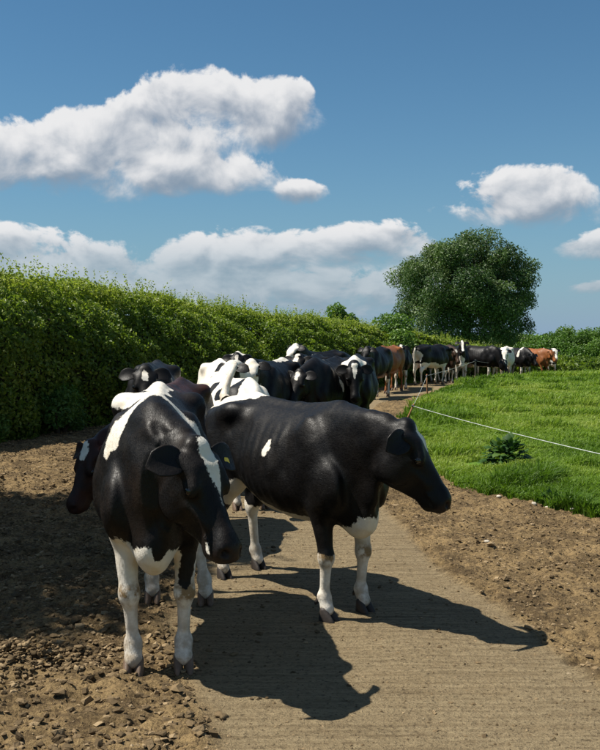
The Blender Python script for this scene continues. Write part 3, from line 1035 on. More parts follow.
class Field:
    def __init__(self, lo, hi, vox):
        self.vox = vox
        self.lo = np.array(lo, float)
        self.n = np.ceil((np.array(hi) - self.lo) / vox).astype(int) + 1
        self.F = np.full(self.n, 0.5, np.float32)
        self.ax = [(self.lo[i] + vox * np.arange(self.n[i])).astype(np.float32) for i in range(3)]

    def sub(self, lo, hi, pad):
        a = np.clip(np.floor((np.array(lo) - pad - self.lo) / self.vox).astype(int), 0, self.n)
        b = np.clip(np.ceil((np.array(hi) + pad - self.lo) / self.vox).astype(int) + 1, 0, self.n)
        sl = tuple(slice(a[i], b[i]) for i in range(3))
        X = self.ax[0][sl[0]][:, None, None]
        Y = self.ax[1][sl[1]][None, :, None]
        Z = self.ax[2][sl[2]][None, None, :]
        return sl, X, Y, Z

    def blend(self, sl, d, k, cut=False):
        F = self.F[sl]
        if F.size == 0:
            return
        d = np.broadcast_to(d, F.shape)
        if cut:
            h = np.maximum(k - np.abs(F + d), 0) / k
            self.F[sl] = np.maximum(F, -d) + h * h * k * 0.25
        else:
            h = np.maximum(k - np.abs(F - d), 0) / k
            self.F[sl] = np.minimum(F, d) - h * h * k * 0.25

    def ell(self, c, r, k=0.05, rot=None, cut=False):
        c = np.array(c, float); r = np.array(r, float)
        m = r.max()
        sl, X, Y, Z = self.sub(c - m, c + m, k + 3 * self.vox)
        q = [X - c[0], Y - c[1], Z - c[2]]
        if rot is not None:
            q = [q[0] * a[0] + q[1] * a[1] + q[2] * a[2] for a in rot]
        k0 = np.sqrt(sum((q[i] / r[i]) ** 2 for i in range(3))) + 1e-6
        k1 = np.sqrt(sum((q[i] / r[i] ** 2) ** 2 for i in range(3))) + 1e-6
        self.blend(sl, k0 * (k0 - 1) / k1, k, cut)

    def ec(self, a, b, ra, rb, side=(0, 1, 0), k=0.04):
        """elliptic capsule; ra, rb = (radius in plane, radius to the side)"""
        a = np.array(a, float); b = np.array(b, float)
        ra = np.atleast_1d(ra); rb = np.atleast_1d(rb)
        if len(ra) == 1: ra = np.repeat(ra, 2)
        if len(rb) == 1: rb = np.repeat(rb, 2)
        t = b - a
        L = np.linalg.norm(t); t = t / L
        s = np.array(side, float); s = s - t * s.dot(t); s = s / np.linalg.norm(s)
        nn = np.cross(t, s)
        m = max(ra.max(), rb.max())
        sl, X, Y, Z = self.sub(np.minimum(a, b) - m, np.maximum(a, b) + m, k + 3 * self.vox)
        q = [X - a[0], Y - a[1], Z - a[2]]
        dt = q[0] * t[0] + q[1] * t[1] + q[2] * t[2]
        h = np.clip(dt / L, 0, 1)
        ds = q[0] * s[0] + q[1] * s[1] + q[2] * s[2]
        dn = q[0] * nn[0] + q[1] * nn[1] + q[2] * nn[2]
        rn = ra[0] + (rb[0] - ra[0]) * h
        rs = ra[1] + (rb[1] - ra[1]) * h
        rt = np.sqrt(rn * rs)
        de = dt - h * L
        k0 = np.sqrt((dn / rn) ** 2 + (ds / rs) ** 2 + (de / rt) ** 2) + 1e-6
        k1 = np.sqrt((dn / rn ** 2) ** 2 + (ds / rs ** 2) ** 2 + (de / rt ** 2) ** 2) + 1e-6
        self.blend(sl, k0 * (k0 - 1) / k1, k)

    def mesh(self):
        F = self.F
        s = F < 0
        n = np.array(F.shape)
        cnt = np.zeros(n - 1, np.int8)
        offs = [(i, j, k) for i in (0, 1) for j in (0, 1) for k in (0, 1)]
        for o in offs:
            cnt += s[o[0]:n[0] - 1 + o[0], o[1]:n[1] - 1 + o[1], o[2]:n[2] - 1 + o[2]]
        act = (cnt > 0) & (cnt < 8)
        idx = np.argwhere(act)
        ids = np.full(act.shape, -1, np.int32)
        ids[act] = np.arange(len(idx))
        acc = np.zeros((len(idx), 3)); num = np.zeros(len(idx))
        for o1 in offs:
            for axx in range(3):
                if o1[axx] == 1: continue
                o2 = list(o1); o2[axx] = 1
                p1 = idx + np.array(o1); p2 = idx + np.array(o2)
                f1 = F[p1[:, 0], p1[:, 1], p1[:, 2]]; f2 = F[p2[:, 0], p2[:, 1], p2[:, 2]]
                cr = (f1 < 0) != (f2 < 0)
                t = np.where(cr, f1 / np.where(cr, f1 - f2, 1), 0)
                pos = np.array(o1)[None] + t[:, None] * (np.array(o2) - np.array(o1))[None]
                acc += pos * cr[:, None]; num += cr
        V = self.lo + self.vox * (idx + acc / num[:, None])
        Q = []
        for axx in range(3):
            b, c = [(1, 2), (2, 0), (0, 1)][axx]
            s0 = np.take(s, range(n[axx] - 1), axx); s1 = np.take(s, range(1, n[axx]), axx)
            e = np.argwhere(s0 != s1)
            e = e[(e[:, b] > 0) & (e[:, c] > 0) & (e[:, b] < n[b] - 1) & (e[:, c] < n[c] - 1)]
            inside = s[e[:, 0], e[:, 1], e[:, 2]]
            db = np.zeros(3, int); db[b] = 1
            dc = np.zeros(3, int); dc[c] = 1
            g_ = lambda p: ids[p[:, 0], p[:, 1], p[:, 2]]
            q = np.stack([g_(e - db - dc), g_(e - dc), g_(e), g_(e - db)], 1)
            q[~inside] = q[~inside][:, ::-1]
            Q.append(q)
        Q = np.concatenate(Q)
        # light relaxing
        for _ in range(2):
            S = np.zeros_like(V); N = np.zeros(len(V))
            for i_ in range(4):
                a, b = Q[:, i_], Q[:, (i_ + 1) % 4]
                for d in range(3):
                    S[:, d] += np.bincount(a, V[b, d], len(V)) + np.bincount(b, V[a, d], len(V))
                N += np.bincount(a, minlength=len(V)) + np.bincount(b, minlength=len(V))
            V = V * 0.55 + 0.45 * S / np.maximum(N, 1)[:, None]
        return V, Q


TX_ = np.array([-1.03, -0.98, -0.90, -0.75, -0.52, -0.30, 0.0, 0.25, 0.45, 0.62, 0.76, 0.88, 0.96])
TT = np.array([1.33, 1.385, 1.41, 1.435, 1.455, 1.43, 1.41, 1.415, 1.435, 1.46, 1.425, 1.35, 1.22])
TB = np.array([1.22, 1.08, 0.98, 0.88, 0.79, 0.70, 0.60, 0.585, 0.60, 0.625, 0.66, 0.74, 0.92])
TW = np.array([0.05, 0.14, 0.20, 0.245, 0.275, 0.315, 0.368, 0.358, 0.295, 0.232, 0.180, 0.125, 0.06])

HU = np.array([-0.06, -0.02, 0.04, 0.10, 0.17, 0.24, 0.32, 0.40, 0.455, 0.505, 0.54, 0.56])
HT = np.array([0.00, 0.030, 0.040, 0.042, 0.036, 0.022, 0.008, -0.002, 0.000, -0.010, -0.036, -0.066])
HB = np.array([-0.14, -0.20, -0.275, -0.325, -0.330, -0.298, -0.250, -0.210, -0.192, -0.172, -0.142, -0.10])
HW = np.array([0.05, 0.088, 0.112, 0.118, 0.114, 0.092, 0.072, 0.064, 0.074, 0.084, 0.072, 0.035])


def hoof_mesh():
    Vv, Ff, o = [], [], 0
    for sd in (-1, 1):
        # rings from the sole up; toe forward (+x)
        rings = [(0.0, -0.055, 0.072, 0.026), (0.012, -0.056, 0.070, 0.027), (0.045, -0.050, 0.042, 0.027), (0.075, -0.045, 0.016, 0.026), (0.092, -0.036, 0.000, 0.020)]
        for z, x0, x1, w in rings:
            for k in range(14):
                a = 2 * math.pi * k / 14
                c, s_ = math.cos(a), math.sin(a)
                x = (x0 + x1) / 2 + (x1 - x0) / 2 * c
                yv = w * s_ * (1 - 0.28 * max(0, c))
                Vv.append((x, sd * (0.0275 + 0.006 * max(0, c)) + yv, z))
        for i_ in range(len(rings) - 1):
            for k in range(14):
                Ff.append((o + i_ * 14 + k, o + i_ * 14 + (k + 1) % 14, o + (i_ + 1) * 14 + (k + 1) % 14, o + (i_ + 1) * 14 + k))
        o += len(rings) * 14
        Vv.append(((-0.036 + 0) / 2, sd * 0.0275, 0.096)); 
        t0 = o; o += 1
        base = t0 - 14
        for k in range(14):
            Ff.append((base + k, base + (k + 1) % 14, t0, t0))
        # dewclaw
        pts = [(-0.062, sd * 0.024, 0.135), (-0.078, sd * 0.026, 0.120), (-0.086, sd * 0.027, 0.103)]
        V, q, t = tube_arrays(pts, [0.017, 0.015, 0.007], 8)
        Vv += [tuple(v) for v in V]
        Ff += [tuple(f + o) for f in q] + [tuple(f + o) + (f[2] + o,) for f in t]
        o += len(V)
    q = np.array([f for f in Ff if f[2] != f[3]]); t = np.array([f[:3] for f in Ff if f[2] == f[3]])
    return mesh_np('hoof', np.array(Vv), [q, t])


HOOF = {}
for nm in ('hoof', 'hoofdark'):
    me = hoof_mesh(); me.materials.append(M[nm]); HOOF[nm] = me


def sphere_mesh(name, r, mat):
    V, F = subdiv(*subdiv(ICO, ICF))
    me = mesh_np(name, V * r, [F]); me.materials.append(mat)
    return me


EYE_ME = sphere_mesh('eye', 0.026, M['eye'])


def tag_mesh():
    # a small plastic flag tag: rounded plate with a button
    Vv, Ff = [], []
    out = [(-0.018, 0.0), (0.018, 0.0), (0.027, -0.018), (0.027, -0.052), (0.020, -0.060), (-0.020, -0.060), (-0.027, -0.052), (-0.027, -0.018)]
    for z in (-0.0015, 0.0015):
        Vv += [(a, z, b) for a, b in out]
    n = len(out)
    Q = [(k, (k + 1) % n, n + (k + 1) % n, n + k) for k in range(n)]
    Q += [(0, 1, 2, 7), (7, 2, 3, 6), (6, 3, 4, 5)] + [(n + 7, n + 2, n + 1, n), (n + 6, n + 3, n + 2, n + 7), (n + 5, n + 4, n + 3, n + 6)]
    me = mesh_np('ear_tag', np.array(Vv) * (0.72, 1, 0.62), [np.array(Q)], smooth=False); me.materials.append(M['tag'])
    return me


TAG_ME = tag_mesh()

LEGX = {'fl': (0.64, 0.165), 'fr': (0.64, -0.165), 'hl': (-0.74, 0.165), 'hr': (-0.74, -0.165)}


def make_cow(label, loc, heading, poll, u, roll=0.0, coat='black', vox=0.02, scale=1.0, legs=None, white=(), black=(), headwhite=(), legwhite=(0.45,) * 4,
             tail=None, tail_white=True, tags=(), seed=1, hoof='hoof', belly=0.0, udder=True, eyes=True, group='dairy cows walking up the lane', ear_droop=0.15, ear_back=0.0, skin_muzzle=0.0, width=1.0, neck_drop=0.0, fur=0):
    """heading: unit (x,y) world direction the cow faces; poll, u in cow space (x ahead, y left, z up)"""
    legs = legs or {}
    r = np.random.default_rng(seed)
    poll = np.array(poll, float)
    u = nrm(u)
    w_ = np.cross((0, 0, 1.0), u)
    if np.linalg.norm(w_) < 0.05: w_ = np.array((0, 1.0, 0))
    w_ = nrm(w_)
    v = np.cross(u, w_)
    if roll:
        c, s_ = math.cos(roll), math.sin(roll)
        w_, v = w_ * c + v * s_, v * c - w_ * s_
    HM = lambda a, b, c: poll + u * a + v * b + w_ * c            # head space -> cow space (u, v, w)
    rot = (u, v, w_)
    hi = np.maximum(np.array((1.05, 0.50, 1.60)), poll + np.array((0.62, 0.62, 0.30)))
    lo = np.array((-1.22, min(-0.50, poll[1] - 0.62), -0.02))
    f = Field(lo, hi, vox)
    # trunk
    sl, X, Y, Z = f.sub((-1.10, -0.42, 0.5), (1.02, 0.42, 1.5), 0.08)
    x1 = X[:, 0, 0]
    top = np.interp(x1, TX_, TT)[:, None, None]; bot = np.interp(x1, TX_, TB)[:, None, None] - belly * np.exp(-((x1 - 0.0) / 0.45) ** 2)[:, None, None]
    hw = np.interp(x1, TX_, TW)[:, None, None] * width
    zc = bot + (top - bot) * 0.42
    hz = np.where(Z > zc, top - zc, zc - bot)
    yn = np.abs(Y) / hw; zn = np.abs(Z - zc) / hz
    pw = np.where(Z > zc, 1.72, 2.25)
    k0 = (yn ** pw + zn ** pw) ** (1 / pw) + 1e-6
    sc = 1 / np.sqrt((yn / k0 / hw) ** 2 + (zn / k0 / hz) ** 2 + 1e-6)
    d = (k0 - 1) * np.minimum(sc, 0.6)
    d = np.maximum(d, np.maximum(X - 0.96, -1.03 - X))
    f.blend(sl, d, 0.03)
    # spine ridge, withers
    for a, b in (((-0.98, 0, 1.375), (-0.50, 0, 1.435)), ((-0.50, 0, 1.435), (0.1, 0, 1.395)), ((0.1, 0, 1.395), (0.60, 0, 1.435))):
        f.ec(a, b, 0.026, 0.026, k=0.06)
    for sd in (-1, 1):
        f.ell((-0.50, sd * 0.215, 1.345), (0.085, 0.040, 0.040), 0.16)           # hook bone
        f.ell((-0.95, sd * 0.115, 1.235), (0.06, 0.050, 0.075), 0.12)            # pin bone
        f.ec((-0.50, sd * 0.235, 1.33), (-0.94, sd * 0.125, 1.25), (0.055, 0.05), (0.05, 0.045), k=0.08)
        f.ell((-0.69, sd * 0.175, 1.02), (0.235, 0.125, 0.31), 0.12)             # thigh
        f.ell((0.56, sd * 0.185, 1.08), (0.13, 0.075, 0.29), 0.10, rot=(nrm((1, 0, 0.35)), (0, 1, 0), nrm((-0.35, 0, 1))))   # shoulder blade
        f.ell((0.715, sd * 0.185, 0.90), (0.13, 0.090, 0.17), 0.075)               # point of shoulder
        f.ell((-0.28, sd * 0.41, 1.22), (0.13, 0.10, 0.13), 0.14, cut=True)      # hollow of the flank
        f.ell((0.36, sd * 0.40, 1.15), (0.05, 0.10, 0.26), 0.10, cut=True)       # behind the shoulder
    f.ell((0.80, 0, 0.72), (0.15, 0.100, 0.16), 0.09)                            # brisket
    if udder:
        f.ell((-0.52, 0, 0.70), (0.20, 0.145, 0.15), 0.08)
        for sx in (-0.60, -0.44):
            for sy in (-0.065, 0.065):
                f.ec((sx, sy, 0.60), (sx, sy, 0.515), 0.017, 0.012, k=0.03)
    # legs
    hoofs = {}
    for kx, (hx, hy) in LEGX.items():
        ox, oy, yaw = legs.get(kx, (0, 0, 0))
        sd = 1 if kx[1] == 'l' else -1
        def at(px, py, pz, fr):
            return (px + ox * fr, sd * py + oy * fr, pz)
        if kx[0] == 'f':
            sh = at(0.66, 0.170, 0.90, 0.0); el = at(0.585, 0.165, 0.765, 0.12); kn = at(0.635, 0.160, 0.425, 0.55); fe = at(0.605, 0.160, 0.150, 0.95); pa = at(0.640, 0.160, 0.075, 1)
            f.ec(sh, el, (0.125, 0.070), (0.110, 0.062), k=0.07)
            f.ec(el, kn, (0.092, 0.072), (0.050, 0.046), k=0.05)
            f.ell(kn, (0.056, 0.054, 0.066), 0.03)
            f.ec(kn, fe, (0.043, 0.040), (0.033, 0.031), k=0.03)
            f.ell(fe, (0.046, 0.044, 0.045), 0.035)
            f.ec(fe, pa, (0.039, 0.042), (0.044, 0.050), k=0.025)
        else:
            hp = at(-0.66, 0.175, 1.02, 0.0); st = at(-0.55, 0.195, 0.80, 0.10); hk = at(-0.835, 0.150, 0.510, 0.55); fe = at(-0.795, 0.155, 0.150, 0.95); pa = at(-0.755, 0.155, 0.075, 1)
            f.ec(hp, st, (0.19, 0.095), (0.125, 0.075), k=0.09)
            f.ec(st, hk, (0.115, 0.070), (0.052, 0.036), k=0.06)
            f.ec(at(-0.86, 0.14, 0.86, 0.0), at(-0.885, 0.148, 0.565, 0.5), (0.07, 0.05), (0.022, 0.022), k=0.08)   # tendon to the point of the hock
            f.ell(hk, (0.060, 0.044, 0.070), 0.04)
            f.ec(hk, fe, (0.048, 0.038), (0.036, 0.032), k=0.03)
            f.ell(fe, (0.048, 0.044, 0.046), 0.035)
            f.ec(fe, pa, (0.040, 0.042), (0.044, 0.050), k=0.025)
        hoofs[kx] = ((pa[0] + 0.008, pa[1], 0.0), yaw)
    # neck
    P0 = np.array((0.62, 0.0, 1.115 - neck_drop))
    P3 = HM(0.015, -0.095, 0)
    fw = np.array((1.0, 0, 0.12)); 
    ln = np.linalg.norm(P3 - P0)
    bk = -(u * 0.45 - v * 0.05 + np.array((0, 0, -0.2)))
    bk = nrm(np.array((-0.75, -0.75 * np.sign(w_[0]) * 0 - 0.35 * u[1], 0.15)))
    P1 = P0 + fw * ln * 0.38
    P2 = P3 + bk * ln * 0.34
    prev = None
    NS = 7
    for i_ in range(NS + 1):
        t = i_ / NS
        c = (1 - t) ** 3 * P0 + 3 * (1 - t) ** 2 * t * P1 + 3 * (1 - t) * t * t * P2 + t ** 3 * P3
        rn = np.interp(t, [0, 0.3, 0.65, 1], [0.335, 0.270, 0.185, 0.118])
        rs = np.interp(t, [0, 0.3, 0.65, 1], [0.160, 0.112, 0.084, 0.070])
        sdv = np.array((0, 1.0, 0)) * (1 - t) + w_ * t
        if prev is not None:
            f.ec(prev[0], c, (prev[1], prev[2]), (rn, rs), side=sdv, k=0.07)
        prev = (c, rn, rs)
    thr = HM(0.10, -0.25, 0)
    mid = (np.array((0.84, 0, 0.72)) + thr) / 2 + np.array((-0.03, 0, -0.03))
    f.ec((0.84, 0, 0.72), mid, (0.085, 0.035), (0.055, 0.022), k=0.09)
    f.ec(mid, thr, (0.055, 0.022), (0.035, 0.022), k=0.08)
    # head
    hc = HM(0.25, -0.1, 0)
    sl, X, Y, Z = f.sub(hc - 0.42, hc + 0.42, 0.02)
    q = [X - poll[0], Y - poll[1], Z - poll[2]]
    U = q[0] * u[0] + q[1] * u[1] + q[2] * u[2]
    Vv = q[0] * v[0] + q[1] * v[1] + q[2] * v[2]
    W = q[0] * w_[0] + q[1] * w_[1] + q[2] * w_[2]
    top = np.interp(U, HU, HT); bot = np.interp(U, HU, HB); hw = np.interp(U, HU, HW)
    zc = bot + (top - bot) * 0.60
    hz = np.where(Vv > zc, top - zc, zc - bot)
    low = np.clip((zc - Vv) / np.maximum(zc - bot, 0.02), 0, 1)
    hw2 = hw * (1 - 0.45 * low * ss(U, 0.46, 0.34))
    yn = np.abs(W) / hw2; zn = np.abs(Vv - zc) / hz
    pw = 2.3
    k0 = (yn ** pw + zn ** pw) ** (1 / pw) + 1e-6
    sc = 1 / np.sqrt((yn / k0 / hw2) ** 2 + (zn / k0 / hz) ** 2 + 1e-6)
    d = (k0 - 1) * np.minimum(sc, 0.2)
    d = np.maximum(d, np.maximum(U - 0.56, -0.06 - U))
    f.blend(sl, d, 0.022)
    f.ell(HM(-0.015, 0.030, 0), (0.055, 0.040, 0.070), 0.05, rot)                # poll
    for sd in (-1, 1):
        f.ell(HM(0.165, 0.002, sd * 0.096), (0.052, 0.024, 0.022), 0.04, rot)    # brow
        f.ell(HM(0.195, -0.028, sd * 0.108), (0.046, 0.036, 0.024), 0.020, rot)
        f.ell(HM(0.275, -0.075, sd * 0.115), (0.050, 0.030, 0.030), 0.03, rot, cut=True)
        f.ec(HM(0.24, -0.10, sd * 0.088), HM(0.36, -0.085, sd * 0.062), (0.014, 0.012), (0.008, 0.008), k=0.03)   # eyelids
        f.ell(HM(0.175, -0.19, sd * 0.078), (0.090, 0.090, 0.032), 0.05, rot)      # cheek
        f.ell(HM(0.525, -0.055, sd * 0.046), (0.026, 0.019, 0.017), 0.012, rot, cut=True)   # nostril
        f.ec(HM(0.10, 0.0, sd * 0.06), HM(0.03, -0.02, sd * 0.125), (0.042, 0.042), (0.028, 0.028), k=0.06)       # ear root
        f.ec(HM(0.47, -0.128, sd * 0.06), HM(0.40, -0.118, sd * 0.072), 0.010, 0.008, k=0.02)                      # lip
    f.ell(HM(0.455, -0.180, 0), (0.045, 0.026, 0.042), 0.03, rot)
    if vox < 0.015:
        for sd in (-1, 1):
            f.ell(HM(0.455, -0.130, sd * 0.080), (0.075, 0.009, 0.022), 0.010, rot, cut=True)                 # chin
    V, Q = f.mesh()

    # ribs, loose skin and uneven flesh
    env = ss(V[:, 0], -0.32, -0.15) * ss(V[:, 0], 0.44, 0.30) * ss(V[:, 2], 0.66, 0.85) * ss(V[:, 2], 1.34, 1.15)
    V[:, 1] += np.sign(V[:, 1]) * env * 0.0036 * np.sin((V[:, 0] + 0.22 * V[:, 2]) * 62)
    lumpy = (fbm(V[:, 0] * 7 + seed, V[:, 1] * 7, V[:, 2] * 7, 2) - 0.5) * ss(V[:, 2], 0.5, 0.7)
    V[:, 1] += np.sign(V[:, 1]) * lumpy * 0.022 * ss(np.abs(V[:, 1]), 0.02, 0.1)
    nk = ss(V[:, 0], 0.62, 0.8) * ss(1.0 - np.abs(V[:, 2] - 1.05), 0.6, 0.8) * (np.linalg.norm(V - (poll + u * 0.2), axis=1) > 0.36)
    V[:, 0] += nk * 0.010 * np.sin(V[:, 1] * 55 + 9 * fbm(V[:, 0] * 4, V[:, 1] * 4, V[:, 2] * 4, 2) + V[:, 2] * 9)
    # coat pattern as a signed field (white > 0)
    n0 = len(V)
    wx = 0.11 * (fbm(V[:, 0] * 5 + seed, V[:, 1] * 5, V[:, 2] * 5, 3) - 0.5)
    wy = 0.11 * (fbm(V[:, 0] * 5, V[:, 1] * 5 + seed, V[:, 2] * 5 + 9, 3) - 0.5)
    wz = 0.13 * (fbm(V[:, 0] * 5 + 7, V[:, 1] * 5, V[:, 2] * 5 + seed, 3) - 0.5)
    Wp = V + np.stack([wx, wy, wz], 1)

    def cap(p, a, b, ra, rb):
        a = np.array(a, float); b = np.array(b, float)
        t = b - a
        h = np.clip(((p - a) @ t) / max(t @ t, 1e-9), 0, 1)
        return (ra + (rb - ra) * h) - np.linalg.norm(p - a - h[:, None] * t, axis=1)

    wf = np.full(n0, -0.5)
    for wb in white:
        wf = np.maximum(wf, cap(Wp, wb[0], wb[1], wb[2], wb[3]))
    lz = np.where(V[:, 0] > 0, np.where(V[:, 1] > 0, legwhite[0], legwhite[1]), np.where(V[:, 1] > 0, legwhite[2], legwhite[3]))
    wf = np.maximum(wf, np.where(V[:, 2] < 0.95, lz - Wp[:, 2] * 1.0, -0.5))
    for bb in black:
        wf = np.minimum(wf, -cap(Wp, bb[0], bb[1], bb[2], bb[3]))
    q = V - poll
    hu, hv, hw_ = q @ u, q @ v, q @ w_
    onhead = (hu > -0.07) & (np.abs(hw_) < 0.17) & (hv < 0.09) & (hv > -0.31) & (V[:, 0] > 0.7)
    HP = np.stack([hu, hv, hw_], 1) + np.stack([wx, wy, wz], 1) * 0.5
    hf = np.full(n0, -0.5)
    for wb in headwhite:
        hf = np.maximum(hf, cap(HP, wb[0], wb[1], wb[2], wb[3]))
    wf = np.where(onhead, np.where(hu > 0.02, hf, np.maximum(wf, hf)), wf)
    muz = np.where(onhead, ss(hu, 0.485, 0.53), 0) * skin_muzzle
    ud = ss(0.82 - np.linalg.norm((V - np.array((-0.52, 0, 0.66))) / np.array((0.26, 0.19, 0.21)), axis=1), -0.25, 0.0) * (1.0 if udder else 0)
    skin = np.maximum(muz, ud * 0.8)
    dirt = 0.25 * ss(V[:, 2], 0.9, 0.3) + 0.45 * ss(V[:, 2], 0.35, 0.05) + 1.0 * np.exp(-((V[:, 2] - 0.43) / 0.06) ** 2) * ss(V[:, 0], 0.60, 0.66)
    # ears
    Vs, Qs, Ts = [V], [Q], []
    at_w, at_s, at_d = [wf], [skin], [dirt]
    o = n0
    ear_pos = {}
    for sd in (-1, 1):
        e = nrm(w_ * sd * (1 - 0.5 * ear_back) - u * 0.10 - v * (0.12 + 0.8 * ear_back) + np.array((0, 0, -ear_droop)))
        b = nrm(u * 0.9 + v * -0.15 - e * np.dot(u * 0.9 - v * 0.15, e))
        nn = nrm(np.cross(b, e)) * (1 if np.dot(np.cross(b, e), v) > 0 else -1)
        base = HM(0.035, -0.02, sd * 0.10)
        L = 0.192
        K, Mr = 11, 14
        Ve = []
        for i_ in range(K):
            t = i_ / (K - 1)
            hwid = 0.074 * (0.45 + 0.62 * math.sin(math.pi * min(1.0, 0.10 + 0.82 * t) ** 0.9)) * (1 - ss(np.array(t), 0.80, 1.04) * 0.80)
            th = 0.013 * (1 - t) + 0.005
            cc = base + e * L * t + nn * (0.018 * math.sin(t * 3.0))
            for k in range(Mr):
                a = 2 * math.pi * k / Mr
                cu = 0.42 * hwid * math.cos(a) ** 2 * (1 - 0.5 * t)
                Ve.append(cc + b * hwid * math.cos(a) + nn * (th * math.sin(a) + cu))
        Ve.append(base + e * L * 1.02)
        qe = [(o + i_ * Mr + k, o + i_ * Mr + (k + 1) % Mr, o + (i_ + 1) * Mr + (k + 1) % Mr, o + (i_ + 1) * Mr + k) for i_ in range(K - 1) for k in range(Mr)]
        te = [(o + (K - 1) * Mr + k, o + (K - 1) * Mr + (k + 1) % Mr, o + K * Mr) for k in range(Mr)]
        Vs.append(np.array(Ve)); Qs.append(np.array(qe)); Ts.append(np.array(te))
        at_w.append(np.full(len(Ve), -0.3)); at_s.append(np.zeros(len(Ve))); at_d.append(np.zeros(len(Ve)))
        o += len(Ve)
        ear_pos[sd] = (base + e * L * 0.48 + nn * 0.030, e, b, nn)
    # tail
    tl = tail or [(-0.97, 0, 1.375), (-1.04, 0, 1.34), (-1.085, 0.01, 1.20), (-1.075, 0.015, 0.95), (-1.06, 0.02, 0.72), (-1.06, 0.03, 0.60), (-1.06, 0.03, 0.48), (-1.06, 0.035, 0.38)]
    nt_ = len(tl)
    rad = list(np.interp(np.linspace(0, 1, nt_), [0, 0.15, 0.6, 0.72, 0.85, 1], [0.045, 0.034, 0.020, 0.030, 0.042, 0.010]))
    if tail_white == 'all': rad = list(np.interp(np.linspace(0, 1, nt_), [0, 0.2, 1], [0.05, 0.030, 0.020]))
    V2, q2, t2 = tube_arrays(tl, rad, 10)
    V2 = V2 + r.normal(size=V2.shape) * 0.002
    Vs.append(V2); Qs.append(q2 + o); Ts.append(t2 + o)
    tw = np.repeat(np.linspace(-0.05, 0.25, nt_) if tail_white else np.full(nt_, -0.3), 10)
    tw = np.append(tw, tw[-1])
    if tail_white == 'all': tw[:] = 0.3
    at_w.append(tw); at_s.append(np.zeros(len(V2))); at_d.append(np.full(len(V2), 0.5))
    me = mesh_np('body', np.concatenate(Vs), [np.concatenate(Qs), np.concatenate(Ts)],
                 attrs={'white': np.concatenate(at_w), 'skin': np.concatenate(at_s), 'dirt': np.concatenate(at_d)})
    hd = nrm((heading[0], heading[1], 0))
    root = empty('cow', loc, math.atan2(hd[1], hd[0]), scale)
    tag(root, label, 'cow', group)
    obj('body', me, M[coat], root)
    if fur:
        add_fur(root, V, Q, wf, skin, dirt, fur, M[coat], poll, u, seed)
    for kx, (p, yaw) in hoofs.items():
        h_ = obj('hoof', HOOF[hoof], None, root)
        h_.location = p
        h_.rotation_euler = (0, 0, yaw)
    Rm = Matrix((tuple(u), tuple(v), tuple(w_))).transposed()
    if eyes:
        for sd in (-1, 1):
            e_ = obj('eye', EYE_ME, None, root)
            e_.location = HM(0.197, -0.030, sd * 0.112)
    for sd in tags:
        p, e, b, nn = ear_pos[sd]
        t_o = obj('ear_tag', TAG_ME, None, root)
        # plate's long side hangs along the ear width, face out of the ear
        xx = nrm(e); yy = nrm(nn - xx * np.dot(nn, xx)); zz = np.cross(xx, yy)
        if zz[2] < 0: xx, zz = -xx, -zz
        t_o.matrix_local = Matrix.Translation(Vector(p)) @ Matrix((tuple(xx), tuple(yy), tuple(zz))).transposed().to_4x4()
    return root


def add_fur(root, V, Q, wf, skin, dirt, n, mat, poll, u, seed):
    """short coat hairs lying along the body"""
    r = np.random.default_rng(seed + 100)
    p = V[Q]
    fn = np.cross(p[:, 2] - p[:, 0], p[:, 3] - p[:, 1])
    ar = np.linalg.norm(fn, axis=1)
    vn = np.zeros_like(V)
    for i_ in range(4):
        for d in range(3):
            vn[:, d] += np.bincount(Q[:, i_], fn[:, d], len(V))
    vn /= np.linalg.norm(vn, axis=1, keepdims=True) + 1e-9
    pick = r.choice(len(Q), n, p=ar / ar.sum())
    a, b = r.random((n, 1)), r.random((n, 1))
    wts = [(1 - a) * (1 - b), a * (1 - b), a * b, (1 - a) * b]
    P = sum(wts[i_] * V[Q[pick, i_]] for i_ in range(4))
    N = sum(wts[i_] * vn[Q[pick, i_]] for i_ in range(4))
    N /= np.linalg.norm(N, axis=1, keepdims=True) + 1e-9
    onhead = np.linalg.norm(P - (poll + u * 0.25), axis=1) < 0.34
    flow = np.where(P[:, 2:3] < 0.62, np.array((0.05, 0, -1.0)), np.array((-0.8, 0, -0.6)))
    flow = np.where(onhead[:, None], u * 0.9 + np.array((0, 0, -0.2)), flow)
    sw = fbm(P[:, 0] * 3.5, P[:, 1] * 3.5, P[:, 2] * 3.5, 3)[:, None] - 0.5
    flow = flow + np.cross(N, flow) * sw * 2.2 + r.normal(size=(n, 3)) * 0.16
    flow -= N * (flow * N).sum(1, keepdims=True)
    flow /= np.linalg.norm(flow, axis=1, keepdims=True) + 1e-9
    L = 0.012 * (0.6 + 0.7 * r.random((n, 1))) * np.where(onhead[:, None], 0.7, 1.0)
    side = np.cross(N, flow) * 0.0011
    tip = P + flow * L + N * L * (0.06 + 0.16 * r.random((n, 1)))
    P0 = P - N * 0.001
    VV = np.stack([P0 + side, P0 - side, tip], 1).reshape(-1, 3)
    NN = N + r.normal(size=(n, 3)) * 0.14 + flow * 0.08
    NN /= np.linalg.norm(NN, axis=1, keepdims=True)
    q0 = Q[pick, 0]
    me = mesh_np('hair', VV, [np.arange(3 * n).reshape(n, 3)], smooth=True,
                 attrs={'white': np.repeat(sum(wts[i_][:, 0] * wf[Q[pick, i_]] for i_ in range(4)), 3), 'skin': np.repeat(skin[q0], 3), 'dirt': np.repeat(dirt[q0], 3)})
    me.normals_split_custom_set_from_vertices(np.repeat(NN, 3, 0))
    obj('hair', me, mat, root)


def gz(x, y):
    return float(lane_z(np.array(float(x)), np.array(float(y))))


def place(x, y):
    return (x, y, gz(x, y) + 0.004)


S_ = lambda *a: a
